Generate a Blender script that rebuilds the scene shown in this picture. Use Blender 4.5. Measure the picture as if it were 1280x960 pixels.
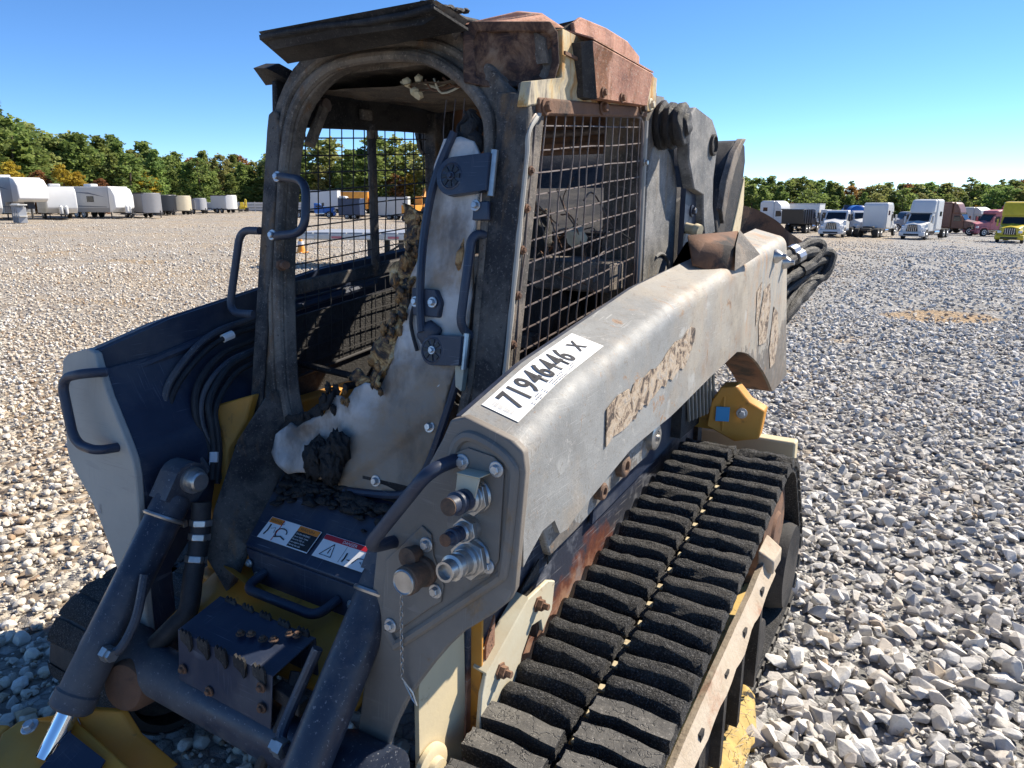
import bpy, bmesh, math, random
from mathutils import Vector, Matrix, noise
from mathutils.geometry import delaunay_2d_cdt, tessellate_polygon

for o in list(bpy.data.objects):
    bpy.data.objects.remove(o, do_unlink=True)
scene = bpy.context.scene
COL = scene.collection
R = math.radians
rnd = random.Random(7)

# ------------------------------------------------------------------ camera
CAM = Vector((1.37, 0.0, 1.70))
YAW = R(31.0)
cd = bpy.data.cameras.new('camera')
cd.sensor_width = 36.0
cd.lens = 36.0 * 900.0 / 1280.0
cd.clip_start = 0.05
cd.clip_end = 6000.0
cam = bpy.data.objects.new('camera', cd)
cam.location = CAM
cam.rotation_euler = (R(90.0 - 14.33), 0.0, YAW)
COL.objects.link(cam)
scene.camera = cam

# ------------------------------------------------------------------ sky, sun, exposure
SUN_EL, SUN_AZ = R(42.0), R(33.0)          # azimuth measured from +Y towards +X
w = bpy.data.worlds.new('World')
scene.world = w
w.use_nodes = True
nt = w.node_tree
nt.nodes.clear()
wo = nt.nodes.new('ShaderNodeOutputWorld')
wb = nt.nodes.new('ShaderNodeBackground')
ws = nt.nodes.new('ShaderNodeTexSky')
ws.sky_type = 'NISHITA'
ws.sun_disc = False
ws.sun_elevation = SUN_EL
ws.sun_rotation = SUN_AZ
ws.altitude = 0.0
ws.air_density = 0.55
ws.dust_density = 0.0
ws.ozone_density = 5.0
wb.inputs['Strength'].default_value = 0.11
hs = nt.nodes.new('ShaderNodeHueSaturation')
hs.inputs['Saturation'].default_value = 1.12
nt.links.new(ws.outputs[0], hs.inputs['Color'])
nt.links.new(hs.outputs[0], wb.inputs[0])
nt.links.new(wb.outputs[0], wo.inputs[0])
sd = bpy.data.lights.new('sun', 'SUN')
sd.energy = 4.8
sd.angle = R(0.53)
sd.color = (1.0, 0.91, 0.77)
sun = bpy.data.objects.new('sun', sd)
sdir = Vector((math.cos(SUN_EL) * math.sin(SUN_AZ), math.cos(SUN_EL) * math.cos(SUN_AZ), math.sin(SUN_EL)))
sun.rotation_euler = sdir.to_track_quat('Z', 'Y').to_euler()
sun.location = (20, 20, 30)
COL.objects.link(sun)
vs = scene.view_settings
vs.view_transform = 'Standard'
vs.look = 'None'
vs.gamma = 1.0
vs.use_curve_mapping = False
vs.exposure = 1.0

# ------------------------------------------------------------------ scene graph helpers
def thing(name, label, cat, loc=(0, 0, 0), rotz=0.0, group=None):
    o = bpy.data.objects.new(name, None)
    o.empty_display_size = 0.2
    o.location = loc
    o.rotation_euler = (0, 0, rotz)
    COL.objects.link(o)
    tag(o, label, cat, group)
    return o

def tag(o, label=None, cat=None, group=None, kind=None):
    if label: o['label'] = label
    if cat: o['category'] = cat
    if group: o['group'] = group
    if kind: o['kind'] = kind
    return o

def link_mesh(name, me, parent=None, local=True):
    o = bpy.data.objects.new(name, me)
    COL.objects.link(o)
    if parent is not None:
        o.parent = parent
        if not local:
            o.matrix_parent_inverse = Matrix.Translation(-Vector(parent.location)) if parent.parent is None else Matrix.Identity(4)
    return o

def copy_tree(o, parent=None):
    c = o.copy()
    COL.objects.link(c)
    c.parent = parent
    for ch in list(o.children):
        copy_tree(ch, c)
    return c

# ------------------------------------------------------------------ mesh builder
class MB:
    def __init__(s):
        s.v = []; s.f = []
    def add(s, vs, fs):
        n = len(s.v)
        s.v += [Vector(p) for p in vs]
        s.f += [tuple(i + n for i in f) for f in fs]
        return s
    def box(s, c, d, m=None):
        x, y, z = d[0] / 2, d[1] / 2, d[2] / 2
        p = [Vector((a * x, b * y, e * z)) for a in (-1, 1) for b in (-1, 1) for e in (-1, 1)]
        if m is not None: p = [m @ q for q in p]
        c = Vector(c)
        return s.add([q + c for q in p], [(0, 1, 3, 2), (4, 6, 7, 5), (0, 4, 5, 1), (2, 3, 7, 6), (0, 2, 6, 4), (1, 5, 7, 3)])
    def bb(s, x0, x1, y0, y1, z0, z1):
        return s.box(((x0 + x1) / 2, (y0 + y1) / 2, (z0 + z1) / 2), (abs(x1 - x0), abs(y1 - y0), abs(z1 - z0)))
    def plate(s, pts, off):
        """pts: planar outline in 3D, off: vector added for the back side"""
        pts = [Vector(p) for p in pts]; off = Vector(off); n = len(pts)
        k = len(s.v)
        s.v += pts + [p + off for p in pts]
        tris = tessellate_polygon([pts])
        nrm = Vector((0, 0, 0))
        for i in range(n):
            a, b = pts[i], pts[(i + 1) % n]
            nrm += a.cross(b)
        flip = nrm.dot(off) > 0
        for t in tris:
            a, b, c = t
            if (pts[b] - pts[a]).cross(pts[c] - pts[a]).dot(off) > 0: a, c = c, a
            s.f.append((k + a, k + b, k + c)); s.f.append((k + n + c, k + n + b, k + n + a))
        for i in range(n):
            j = (i + 1) % n
            q = (k + i, k + n + i, k + n + j, k + j)
            s.f.append(q[::-1] if flip else q)
        return s
    def ring_plate(s, outer, inner, off):
        """two outlines with equal counts, solid ring"""
        n = len(outer); k = len(s.v); off = Vector(off)
        o = [Vector(p) for p in outer]; i_ = [Vector(p) for p in inner]
        s.v += o + i_ + [p + off for p in o] + [p + off for p in i_]
        for a in range(n):
            b = (a + 1) % n
            s.f += [(k + a, k + b, k + n + b, k + n + a), (k + 2 * n + a, k + 3 * n + a, k + 3 * n + b, k + 2 * n + b),
                    (k + a, k + 2 * n + a, k + 2 * n + b, k + b), (k + n + a, k + n + b, k + 3 * n + b, k + 3 * n + a)]
        return s
    def strip_plate(s, A, B, off):
        """open ribbon between polylines A and B, solidified by off"""
        n = len(A); k = len(s.v); off = Vector(off)
        A = [Vector(p) for p in A]; B = [Vector(p) for p in B]
        s.v += A + B + [p + off for p in A] + [p + off for p in B]
        for a in range(n - 1):
            b = a + 1
            s.f += [(k + a, k + b, k + n + b, k + n + a), (k + 2 * n + a, k + 3 * n + a, k + 3 * n + b, k + 2 * n + b),
                    (k + a, k + 2 * n + a, k + 2 * n + b, k + b), (k + n + a, k + n + b, k + 3 * n + b, k + 3 * n + a)]
        for a in (0, n - 1):
            s.f.append((k + a, k + n + a, k + 3 * n + a, k + 2 * n + a))
        return s
    def cyl(s, p0, p1, r0, r1=None, n=16, cap=True):
        r1 = r0 if r1 is None else r1
        return s.tube([p0, p1], [r0, r1], n, cap)
    def tube(s, path, r, n=10, cap=True, closed=False):
        P = [Vector(p) for p in path]; m = len(P)
        rr = r if isinstance(r, (list, tuple)) else [r] * m
        t = []
        for i in range(m):
            if closed: d = P[(i + 1) % m] - P[i - 1]
            else: d = P[min(i + 1, m - 1)] - P[max(i - 1, 0)]
            t.append(d.normalized() if d.length > 1e-9 else Vector((0, 0, 1)))
        u = t[0].orthogonal().normalized()
        k = len(s.v)
        for i in range(m):
            u = (u - t[i] * u.dot(t[i]))
            if u.length < 1e-6: u = t[i].orthogonal()
            u.normalize()
            b = t[i].cross(u)
            for a in range(n):
                an = 2 * math.pi * a / n
                s.v.append(P[i] + (u * math.cos(an) + b * math.sin(an)) * rr[i])
        for i in range(m if closed else m - 1):
            i2 = (i + 1) % m
            for a in range(n):
                a2 = (a + 1) % n
                s.f.append((k + i * n + a, k + i * n + a2, k + i2 * n + a2, k + i2 * n + a))
        if cap and not closed:
            s.f.append(tuple(k + a for a in range(n))[::-1])
            s.f.append(tuple(k + (m - 1) * n + a for a in range(n)))
        return s
    def lathe(s, p0, axis, prof, n=20):
        """prof: list of (distance along axis, radius)"""
        ax = Vector(axis).normalized(); u = ax.orthogonal().normalized(); b = ax.cross(u); p0 = Vector(p0)
        k = len(s.v); m = len(prof)
        for d, r in prof:
            for a in range(n):
                an = 2 * math.pi * a / n
                s.v.append(p0 + ax * d + (u * math.cos(an) + b * math.sin(an)) * max(r, 1e-4))
        for i in range(m - 1):
            for a in range(n):
                a2 = (a + 1) % n
                s.f.append((k + i * n + a, k + i * n + a2, k + (i + 1) * n + a2, k + (i + 1) * n + a))
        s.f.append(tuple(k + a for a in range(n))[::-1])
        s.f.append(tuple(k + (m - 1) * n + a for a in range(n)))
        return s
    def lump(s, c, r, seed=0, sub=2, rough=0.45, freq=1.6):
        bm = bmesh.new()
        bmesh.ops.create_icosphere(bm, subdivisions=sub, radius=1.0)
        rv = Vector(r) if isinstance(r, (tuple, list, Vector)) else Vector((r, r, r))
        c = Vector(c)
        vs = []
        for v in bm.verts:
            d = v.co * freq + Vector((seed * 3.1, seed * 7.7, seed * 1.3))
            q = v.co * (1 + rough * noise.noise(d) + rough * .5 * noise.noise(d * 2.7))
            vs.append(Vector((q.x * rv.x, q.y * rv.y, q.z * rv.z)) + c)
        fs = [tuple(v.index for v in f.verts) for f in bm.faces]
        bm.free()
        return s.add(vs, fs)
    def wobble(s, amp, freq=20, seed=0):
        o = Vector((seed * 3.7, seed * 1.9, seed * 5.3))
        s.v = [p + noise.noise_vector(p * freq + o) * amp for p in s.v]
        return s
    def build(s, name, mat, parent=None, bevel=0.0, seg=2, smooth=None, local=False, sub=0):
        me = bpy.data.meshes.new(name)
        me.from_pydata(s.v, [], s.f)
        me.validate()
        bm = bmesh.new(); bm.from_mesh(me)
        bmesh.ops.recalc_face_normals(bm, faces=bm.faces)
        bm.to_mesh(me); bm.free()
        o = link_mesh(name, me, parent, local)
        finish(o, mat, bevel, seg, smooth, sub)
        return o

def finish(o, mat, bevel=0.0, seg=2, smooth=None, sub=0):
    me = o.data
    if mat is not None: me.materials.append(mat)
    if smooth is None: smooth = 35
    if smooth:
        me.polygons.foreach_set('use_smooth', [True] * len(me.polygons))
        me.set_sharp_from_angle(angle=R(smooth))
    if bevel:
        b = o.modifiers.new('bevel', 'BEVEL')
        b.width = bevel; b.segments = seg; b.limit_method = 'ANGLE'; b.angle_limit = R(40)
    if sub:
        sm = o.modifiers.new('sub', 'SUBSURF'); sm.levels = sub; sm.render_levels = sub

def smooth_path(pts, n=6, closed=False):
    """Catmull-Rom through pts"""
    P = [Vector(p) for p in pts]; m = len(P); out = []
    rng = range(m if closed else m - 1)
    for i in rng:
        if closed: a, b, c, d = P[i - 1], P[i], P[(i + 1) % m], P[(i + 2) % m]
        else: a, b, c, d = P[max(i - 1, 0)], P[i], P[i + 1], P[min(i + 2, m - 1)]
        for k in range(n):
            t = k / n
            out.append(0.5 * ((2 * b) + (c - a) * t + (2 * a - 5 * b + 4 * c - d) * t * t + (3 * b - a - 3 * c + d) * t ** 3))
    if not closed: out.append(P[-1])
    return out

def round_path(pts, r, n=5, closed=False):
    """polyline with rounded corners"""
    P = [Vector(p) for p in pts]; m = len(P); out = []
    for i in range(m):
        if not closed and i in (0, m - 1): out.append(P[i]); continue
        a, b, c = P[i - 1], P[i], P[(i + 1) % m]
        d1 = a - b; d2 = c - b
        k = min(r, d1.length * .48, d2.length * .48)
        s0 = b + d1.normalized() * k; s1 = b + d2.normalized() * k
        for j in range(n + 1):
            t = j / n
            out.append((1 - t) ** 2 * s0 + 2 * t * (1 - t) * b + t * t * s1)
    return out

def lerp(pts, x):
    if x <= pts[0][0]: return pts[0][1]
    for (x0, y0), (x1, y1) in zip(pts, pts[1:]):
        if x <= x1:
            return y0 + (y1 - y0) * (x - x0) / max(x1 - x0, 1e-9)
    return pts[-1][1]

def fill_sheet(outline, step, jitter=0.25, seed=1):
    """2D outline -> (verts, tris) with interior points, conforming to the outline"""
    O = []
    n = len(outline)
    for i in range(n):
        a, b = Vector(outline[i]), Vector(outline[(i + 1) % n])
        k = max(1, int((b - a).length / step))
        for j in range(k): O.append(a.lerp(b, j / k))
    r = random.Random(seed)
    x0 = min(p.x for p in O); x1 = max(p.x for p in O); y0 = min(p.y for p in O); y1 = max(p.y for p in O)
    def inside(p):
        c = False; m = len(O); j = m - 1
        for i in range(m):
            if (O[i].y > p.y) != (O[j].y > p.y) and p.x < (O[j].x - O[i].x) * (p.y - O[i].y) / (O[j].y - O[i].y) + O[i].x: c = not c
            j = i
        return c
    V = list(O)
    y = y0 + step / 2
    while y < y1:
        x = x0 + step / 2
        while x < x1:
            p = Vector((x + r.uniform(-jitter, jitter) * step, y + r.uniform(-jitter, jitter) * step))
            if inside(p) and min((p - q).length_squared for q in O) > (step * .45) ** 2: V.append(p)
            x += step
        y += step
    m = len(O)
    vv, ee, ff, *_ = delaunay_2d_cdt(V, [(i, (i + 1) % m) for i in range(m)], [], 1, 1e-6)
    return vv, ff

def text_mesh(name, s, mat, org, xd, yd, size, parent=None, sx=1.0, local=False, align='LEFT', bold=0.0, space=1.0):
    cu = bpy.data.curves.new(name, 'FONT')
    cu.body = s; cu.size = 1.0; cu.align_x = align; cu.resolution_u = 3; cu.offset = bold; cu.space_character = space
    to = bpy.data.objects.new(name, cu)
    me = bpy.data.meshes.new_from_object(to)
    bpy.data.objects.remove(to)
    me.name = name
    xd = Vector(xd).normalized(); yd = Vector(yd).normalized(); org = Vector(org)
    for v in me.vertices:
        v.co = org + xd * (v.co.x * size * sx) + yd * (v.co.y * size)
    me.materials.clear()
    o = link_mesh(name, me, parent, local)
    me.materials.append(mat)
    return o

# ------------------------------------------------------------------ materials
MATS = {}
class NB:
    def __init__(s, name):
        s.m = bpy.data.materials.new(name); s.m.use_nodes = True
        s.t = s.m.node_tree; s.t.nodes.clear()
        s.out = s.t.nodes.new('ShaderNodeOutputMaterial')
        s.b = s.t.nodes.new('ShaderNodeBsdfPrincipled')
        s.t.links.new(s.b.outputs[0], s.out.inputs[0])
        s.tc = s.t.nodes.new('ShaderNodeTexCoord')
        s.co = s.tc.outputs['Object']
        MATS[name] = s.m
    def per_object(s):
        oi = s.t.nodes.new('ShaderNodeObjectInfo'); v = s.t.nodes.new('ShaderNodeVectorMath'); v.operation = 'ADD'
        k = s.t.nodes.new('ShaderNodeVectorMath'); k.operation = 'SCALE'; k.inputs[0].default_value = (37, 53, 71)
        s.t.links.new(oi.outputs['Random'], k.inputs['Scale'])
        s.t.links.new(s.co, v.inputs[0]); s.t.links.new(k.outputs[0], v.inputs[1])
        return v.outputs[0]
    def set(s, inp, val):
        i = s.b.inputs[inp]
        if hasattr(val, 'is_linked'): s.t.links.new(val, i)
        else: i.default_value = val if not (isinstance(val, tuple) and len(val) == 3) else (*val, 1)
        return s
    def _in(s, node, key, val):
        i = node.inputs[key]
        if hasattr(val, 'is_linked'): s.t.links.new(val, i)
        elif isinstance(val, tuple) and len(val) == 3 and i.type == 'RGBA': i.default_value = (*val, 1)
        else: i.default_value = val
    def mapping(s, sc=(1, 1, 1), rot=(0, 0, 0), loc=(0, 0, 0), co=None):
        n = s.t.nodes.new('ShaderNodeMapping')
        n.inputs['Scale'].default_value = sc; n.inputs['Rotation'].default_value = rot; n.inputs['Location'].default_value = loc
        s.t.links.new(co or s.co, n.inputs[0])
        return n.outputs[0]
    def noise(s, scale, detail=5, rough=.6, co=None, dist=0.0, color=False):
        n = s.t.nodes.new('ShaderNodeTexNoise')
        n.inputs['Scale'].default_value = scale; n.inputs['Detail'].default_value = detail
        n.inputs['Roughness'].default_value = rough; n.inputs['Distortion'].default_value = dist
        s.t.links.new(co or s.co, n.inputs['Vector'])
        return n.outputs[1 if color else 0]
    def voro(s, scale, feat='F1', co=None, out='Distance', rnd_=1.0):
        n = s.t.nodes.new('ShaderNodeTexVoronoi'); n.feature = feat
        n.inputs['Scale'].default_value = scale
        n.inputs['Randomness'].default_value = rnd_
        s.t.links.new(co or s.co, n.inputs['Vector'])
        return n.outputs[out]
    def ramp(s, fac, stops, interp='LINEAR'):
        n = s.t.nodes.new('ShaderNodeValToRGB')
        n.color_ramp.interpolation = interp
        e = n.color_ramp.elements
        while len(e) < len(stops): e.new(0.5)
        for i, (p, c) in enumerate(stops):
            e[i].position = p
            e[i].color = (c, c, c, 1) if isinstance(c, (int, float)) else (*c, 1)
        s.t.links.new(fac, n.inputs[0])
        return n.outputs[0]
    def mix(s, fac, a, b, mode='MIX'):
        n = s.t.nodes.new('ShaderNodeMix'); n.data_type = 'RGBA'; n.blend_type = mode
        s._in(n, 0, fac); s._in(n, 6, a); s._in(n, 7, b)
        return n.outputs[2]
    def math(s, op, a, b=0.0, clamp=False):
        n = s.t.nodes.new('ShaderNodeMath'); n.operation = op; n.use_clamp = clamp
        s._in(n, 0, a); s._in(n, 1, b)
        return n.outputs[0]
    def sep(s, co=None):
        n = s.t.nodes.new('ShaderNodeSeparateXYZ')
        s.t.links.new(co or s.co, n.inputs[0])
        return n.outputs
    def bump(s, h, strength=.3, dist=.01):
        n = s.t.nodes.new('ShaderNodeBump')
        n.inputs['Strength'].default_value = strength; n.inputs['Distance'].default_value = dist
        s.t.links.new(h, n.inputs['Height'])
        s.t.links.new(n.outputs[0], s.b.inputs['Normal'])
        return s

def hash_loc(name):
    h = sum((i + 1) * ord(c) for i, c in enumerate(name))
    return ((h * .37) % 9, (h * .73) % 9, (h * 1.31) % 9)

def wmat(name, base, base2=None, nscale=9, rough=.5, rough2=None, metal=0.0, bump=.15, bscale=90, bdist=.004,
         rust=None, rust_amt=.5, rust_scale=5, scratch=None, scratch_amt=.64, dust=None, dust_amt=.5, spec=.5, soft=.12):
    """weathered surface: two-tone mottling, blotches of rust or soot, hairline scratches, dust"""
    n = NB(name)
    co = n.mapping(loc=hash_loc(name))
    f = n.noise(nscale, 6, .65, co)
    c = n.ramp(f, [(.3, base), (.72, base2 or tuple(x * .7 for x in base))])
    r = n.ramp(n.noise(nscale * 2.3, 4, .6, co), [(.25, rough), (.75, rough if rough2 is None else rough2)])
    if rust:
        m = n.noise(rust_scale, 8, .68, co, .4)
        m = n.ramp(m, [(rust_amt, 0), (min(rust_amt + soft, 1), 1)])
        rc = n.mix(n.ramp(n.noise(rust_scale * 6, 5, .6, co), [(.3, 0), (.7, 1)]), rust, tuple(x * .45 for x in rust))
        c = n.mix(m, c, rc)
        r = n.mix(m, r, (.85, .85, .85))
    if dust:
        m = n.ramp(n.noise(2.4, 7, .7, co), [(dust_amt, 0), (dust_amt + .25, 1)])
        c = n.mix(n.math('MULTIPLY', m, .7), c, dust)
        r = n.mix(m, r, (.9, .9, .9))
    if scratch:
        for k, (rot, sc) in enumerate([((.3, .5, .9), (420, 9, 9)), ((1.1, .2, 2.0), (9, 460, 10)), ((.7, 1.3, .2), (10, 12, 440))]):
            m = n.noise(1.0, 1, .4, n.mapping(sc, rot, (k * 3.3, 0, 0)))
            m = n.math('MULTIPLY', n.ramp(m, [(scratch_amt + .04, 0), (scratch_amt + .07, 1)]),
                       n.ramp(n.noise(7, 2, .5, n.mapping(loc=(k * 5, 1, 2))), [(.52, 0), (.66, 1)]))
            c = n.mix(n.math('MULTIPLY', m, .28), c, scratch)
    n.set('Base Color', c).set('Roughness', r).set('Metallic', metal).set('Specular IOR Level', spec)
    h = n.noise(bscale, 4, .7, co)
    n.bump(h, bump, bdist)
    return n.m

def plain(name, col, rough=.5, metal=0.0, var=.12, scale=3.0):
    n = NB(name)
    f = n.noise(scale, 5, .6)
    a = tuple(min(1, x * (1 + var)) for x in col); b = tuple(x * (1 - var) for x in col)
    n.set('Base Color', n.ramp(f, [(.3, b), (.7, a)])).set('Roughness', rough).set('Metallic', metal)
    return n.m

def burnt(name, a, b, stain, stain_amt=.56, rough=.8):
    """scorched sheet metal: soot, ash bloom, rust runs down the surface, fine scale"""
    n = NB(name)
    co = n.mapping(loc=hash_loc(name))
    big = n.noise(4.5, 9, .72, co, .25)
    c = n.ramp(big, [(.34, tuple(x * .55 for x in a)), (.45, a), (.56, b), (.7, tuple(x * 1.25 for x in b))])
    run = n.noise(1.0, 6, .68, n.mapping((15, 15, 4), loc=hash_loc(name + 'r')))
    m = n.ramp(run, [(stain_amt, 0), (stain_amt + .12, .9)])
    c = n.mix(m, c, n.ramp(n.noise(40, 5, .7, co), [(.3, tuple(x * .5 for x in stain)), (.7, stain)]))
    sp = n.ramp(n.noise(130, 4, .75, co), [(.58, 0), (.68, .75)])
    c = n.mix(sp, c, tuple(min(.5, x * 1.9 + .02) for x in b))
    sp2 = n.ramp(n.noise(75, 5, .8, n.mapping(loc=(3, 3, 3))), [(.6, 0), (.67, .85)])
    c = n.mix(sp2, c, tuple(x * .3 for x in a))
    n.set('Base Color', c).set('Roughness', n.ramp(big, [(.3, rough - .2), (.7, min(1, rough + .12))])).set('Specular IOR Level', .35)
    n.bump(n.math('ADD', n.noise(150, 5, .75, co), n.math('MULTIPLY', n.noise(24, 4, .6, co), .9)), .55, .005)
    return n.m

M = {}
# burnt loader
M['black_paint'] = wmat('black_paint', (.016, .024, .048), (.03, .04, .068), 6, .3, .5, bump=.1, rust=(.09, .085, .085), rust_amt=.64, rust_scale=5, scratch=(.3, .33, .38), scratch_amt=.64, dust=(.12, .118, .12), dust_amt=.47)  # blue of the reflected sky mixed into the black base colours
M['cyl_paint'] = wmat('cyl_paint', (.014, .021, .04), (.03, .038, .058), 8, .28, .5, bump=.1, rust=(.26, .27, .29), rust_amt=.6, rust_scale=120, soft=.05, dust=(.17, .16, .15), dust_amt=.42)  # black base tinted blue, standing in for sky reflected on the barrels
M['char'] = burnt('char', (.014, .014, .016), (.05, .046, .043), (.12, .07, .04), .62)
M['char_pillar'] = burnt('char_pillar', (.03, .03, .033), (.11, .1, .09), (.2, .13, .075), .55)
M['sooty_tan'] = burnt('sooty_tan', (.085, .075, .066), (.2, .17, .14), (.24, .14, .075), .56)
M['rust'] = wmat('rust', (.2, .1, .055), (.11, .06, .038), 11, .8, .95, bump=.5, bscale=130, rust=(.035, .027, .024), rust_amt=.5, rust_scale=7, dust=(.2, .15, .11), dust_amt=.52)
M['rust_light'] = burnt('rust_light', (.42, .2, .13), (.54, .29, .2), (.3, .12, .05), .5, .75)
M['rust_pitted'] = wmat('rust_pitted', (.3, .16, .1), (.2, .1, .06), 10, .85, .95, bump=.8, bscale=110, rust=(.012, .01, .01), rust_amt=.57, rust_scale=55, soft=.04)
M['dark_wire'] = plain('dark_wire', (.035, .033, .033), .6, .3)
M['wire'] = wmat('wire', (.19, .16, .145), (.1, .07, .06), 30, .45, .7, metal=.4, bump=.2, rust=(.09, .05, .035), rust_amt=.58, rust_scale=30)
M['bare_bolt'] = plain('bare_bolt', (.5, .5, .5), .38, .75, .2, 40)
M['steel'] = plain('steel', (.45, .44, .42), .32, .8, .2, 30)
M['chrome'] = plain('chrome', (.75, .76, .78), .08, 1.0, .05, 10)
M['plastic_plate'] = wmat('plastic_plate', (.205, .18, .152), (.155, .135, .115), 7, .55, .75, bump=.12, bscale=160, rust=(.3, .2, .11), rust_amt=.6, rust_scale=9, scratch=(.36, .33, .3), scratch_amt=.6, dust=(.27, .23, .185), dust_amt=.5)
M['tower_grey'] = burnt('tower_grey', (.15, .148, .142), (.26, .25, .235), (.3, .24, .17), .58, .75)
M['plate_far'] = wmat('plate_far', (.4, .38, .335), (.34, .32, .28), 6, .6, .75, bump=.08, scratch=(.16, .16, .16), scratch_amt=.6)
M['yellow'] = wmat('yellow', (.6, .27, .03), (.48, .2, .022), 6, .5, .7, bump=.1, rust=(.1, .055, .03), rust_amt=.58, rust_scale=6, dust=(.4, .26, .1), dust_amt=.5)
M['cream'] = wmat('cream', (.6, .5, .31), (.52, .44, .29), 8, .6, .8, bump=.15, rust=(.3, .17, .08), rust_amt=.6, rust_scale=8)
M['bracket'] = wmat('bracket', (.55, .52, .4), (.5, .42, .28), 8, .55, .75, bump=.1, rust=(.35, .2, .1), rust_amt=.62, rust_scale=9)
M['white_plastic'] = None
M['silver_sticker'] = plain('silver_sticker', (.8, .8, .78), .55, 0, .03)
M['ink'] = plain('ink', (.03, .03, .035), .6, 0, .3, 20)
M['ink_grey'] = plain('ink_grey', (.3, .3, .31), .6, 0, .2, 40)
M['sticker_orange'] = plain('sticker_orange', (.75, .22, .02), .45, 0, .1)
M['sticker_red'] = plain('sticker_red', (.5, .02, .03), .45, 0, .1)
M['sticker_black'] = plain('sticker_black', (.015, .015, .017), .45)
M['rubber_hose'] = wmat('rubber_hose', (.014, .014, .016), (.03, .03, .032), 20, .55, .8, bump=.3, bscale=200)
M['lug_worn'] = None
M['louver'] = plain('louver', (.3, .28, .24), .5, .3)
M['blue_label'] = plain('blue_label', (.03, .3, .6), .4)
M['tarp'] = plain('tarp', (.55, .56, .58), .6)

def m_lug():
    n = NB('lug_char')
    co = n.per_object()
    f = n.noise(210, 3, .75, co)
    c = n.ramp(f, [(.34, (.006, .006, .007)), (.54, (.03, .029, .029)), (.66, (.2, .195, .19))])
    big = n.noise(7, 4, .6, co)
    c = n.mix(n.ramp(big, [(.5, 0), (.68, .6)]), c, (.085, .078, .07))
    n.set('Base Color', c).set('Roughness', .8)
    n.bump(n.math('ADD', n.noise(190, 3, .8, co), n.math('MULTIPLY', n.noise(60, 4, .7, co), 1.6)), 1.0, .014)
    return n.m
M['lug_char'] = m_lug()
def m_worn():
    n = NB('lug_worn')
    co = n.per_object()
    c = n.ramp(n.noise(9, 7, .7, co), [(.3, (.16, .15, .132)), (.5, (.115, .108, .097)), (.68, (.06, .057, .053))])
    ck = n.voro(16, 'DISTANCE_TO_EDGE', n.mix(.12, co, n.noise(20, 3, .6, co, color=True)))
    c = n.mix(n.ramp(ck, [(.0, .85), (.022, 0)]), c, (.012, .012, .012))
    c = n.mix(n.ramp(n.noise(150, 3, .7, co), [(.58, 0), (.66, .7)]), c, (.3, .28, .25))
    n.set('Base Color', c).set('Roughness', .85)
    n.bump(n.math('ADD', n.noise(90, 5, .75, co), n.ramp(ck, [(0, 0), (.03, 1)])), .6, .004)
    return n.m
M['lug_worn'] = m_worn()

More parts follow.
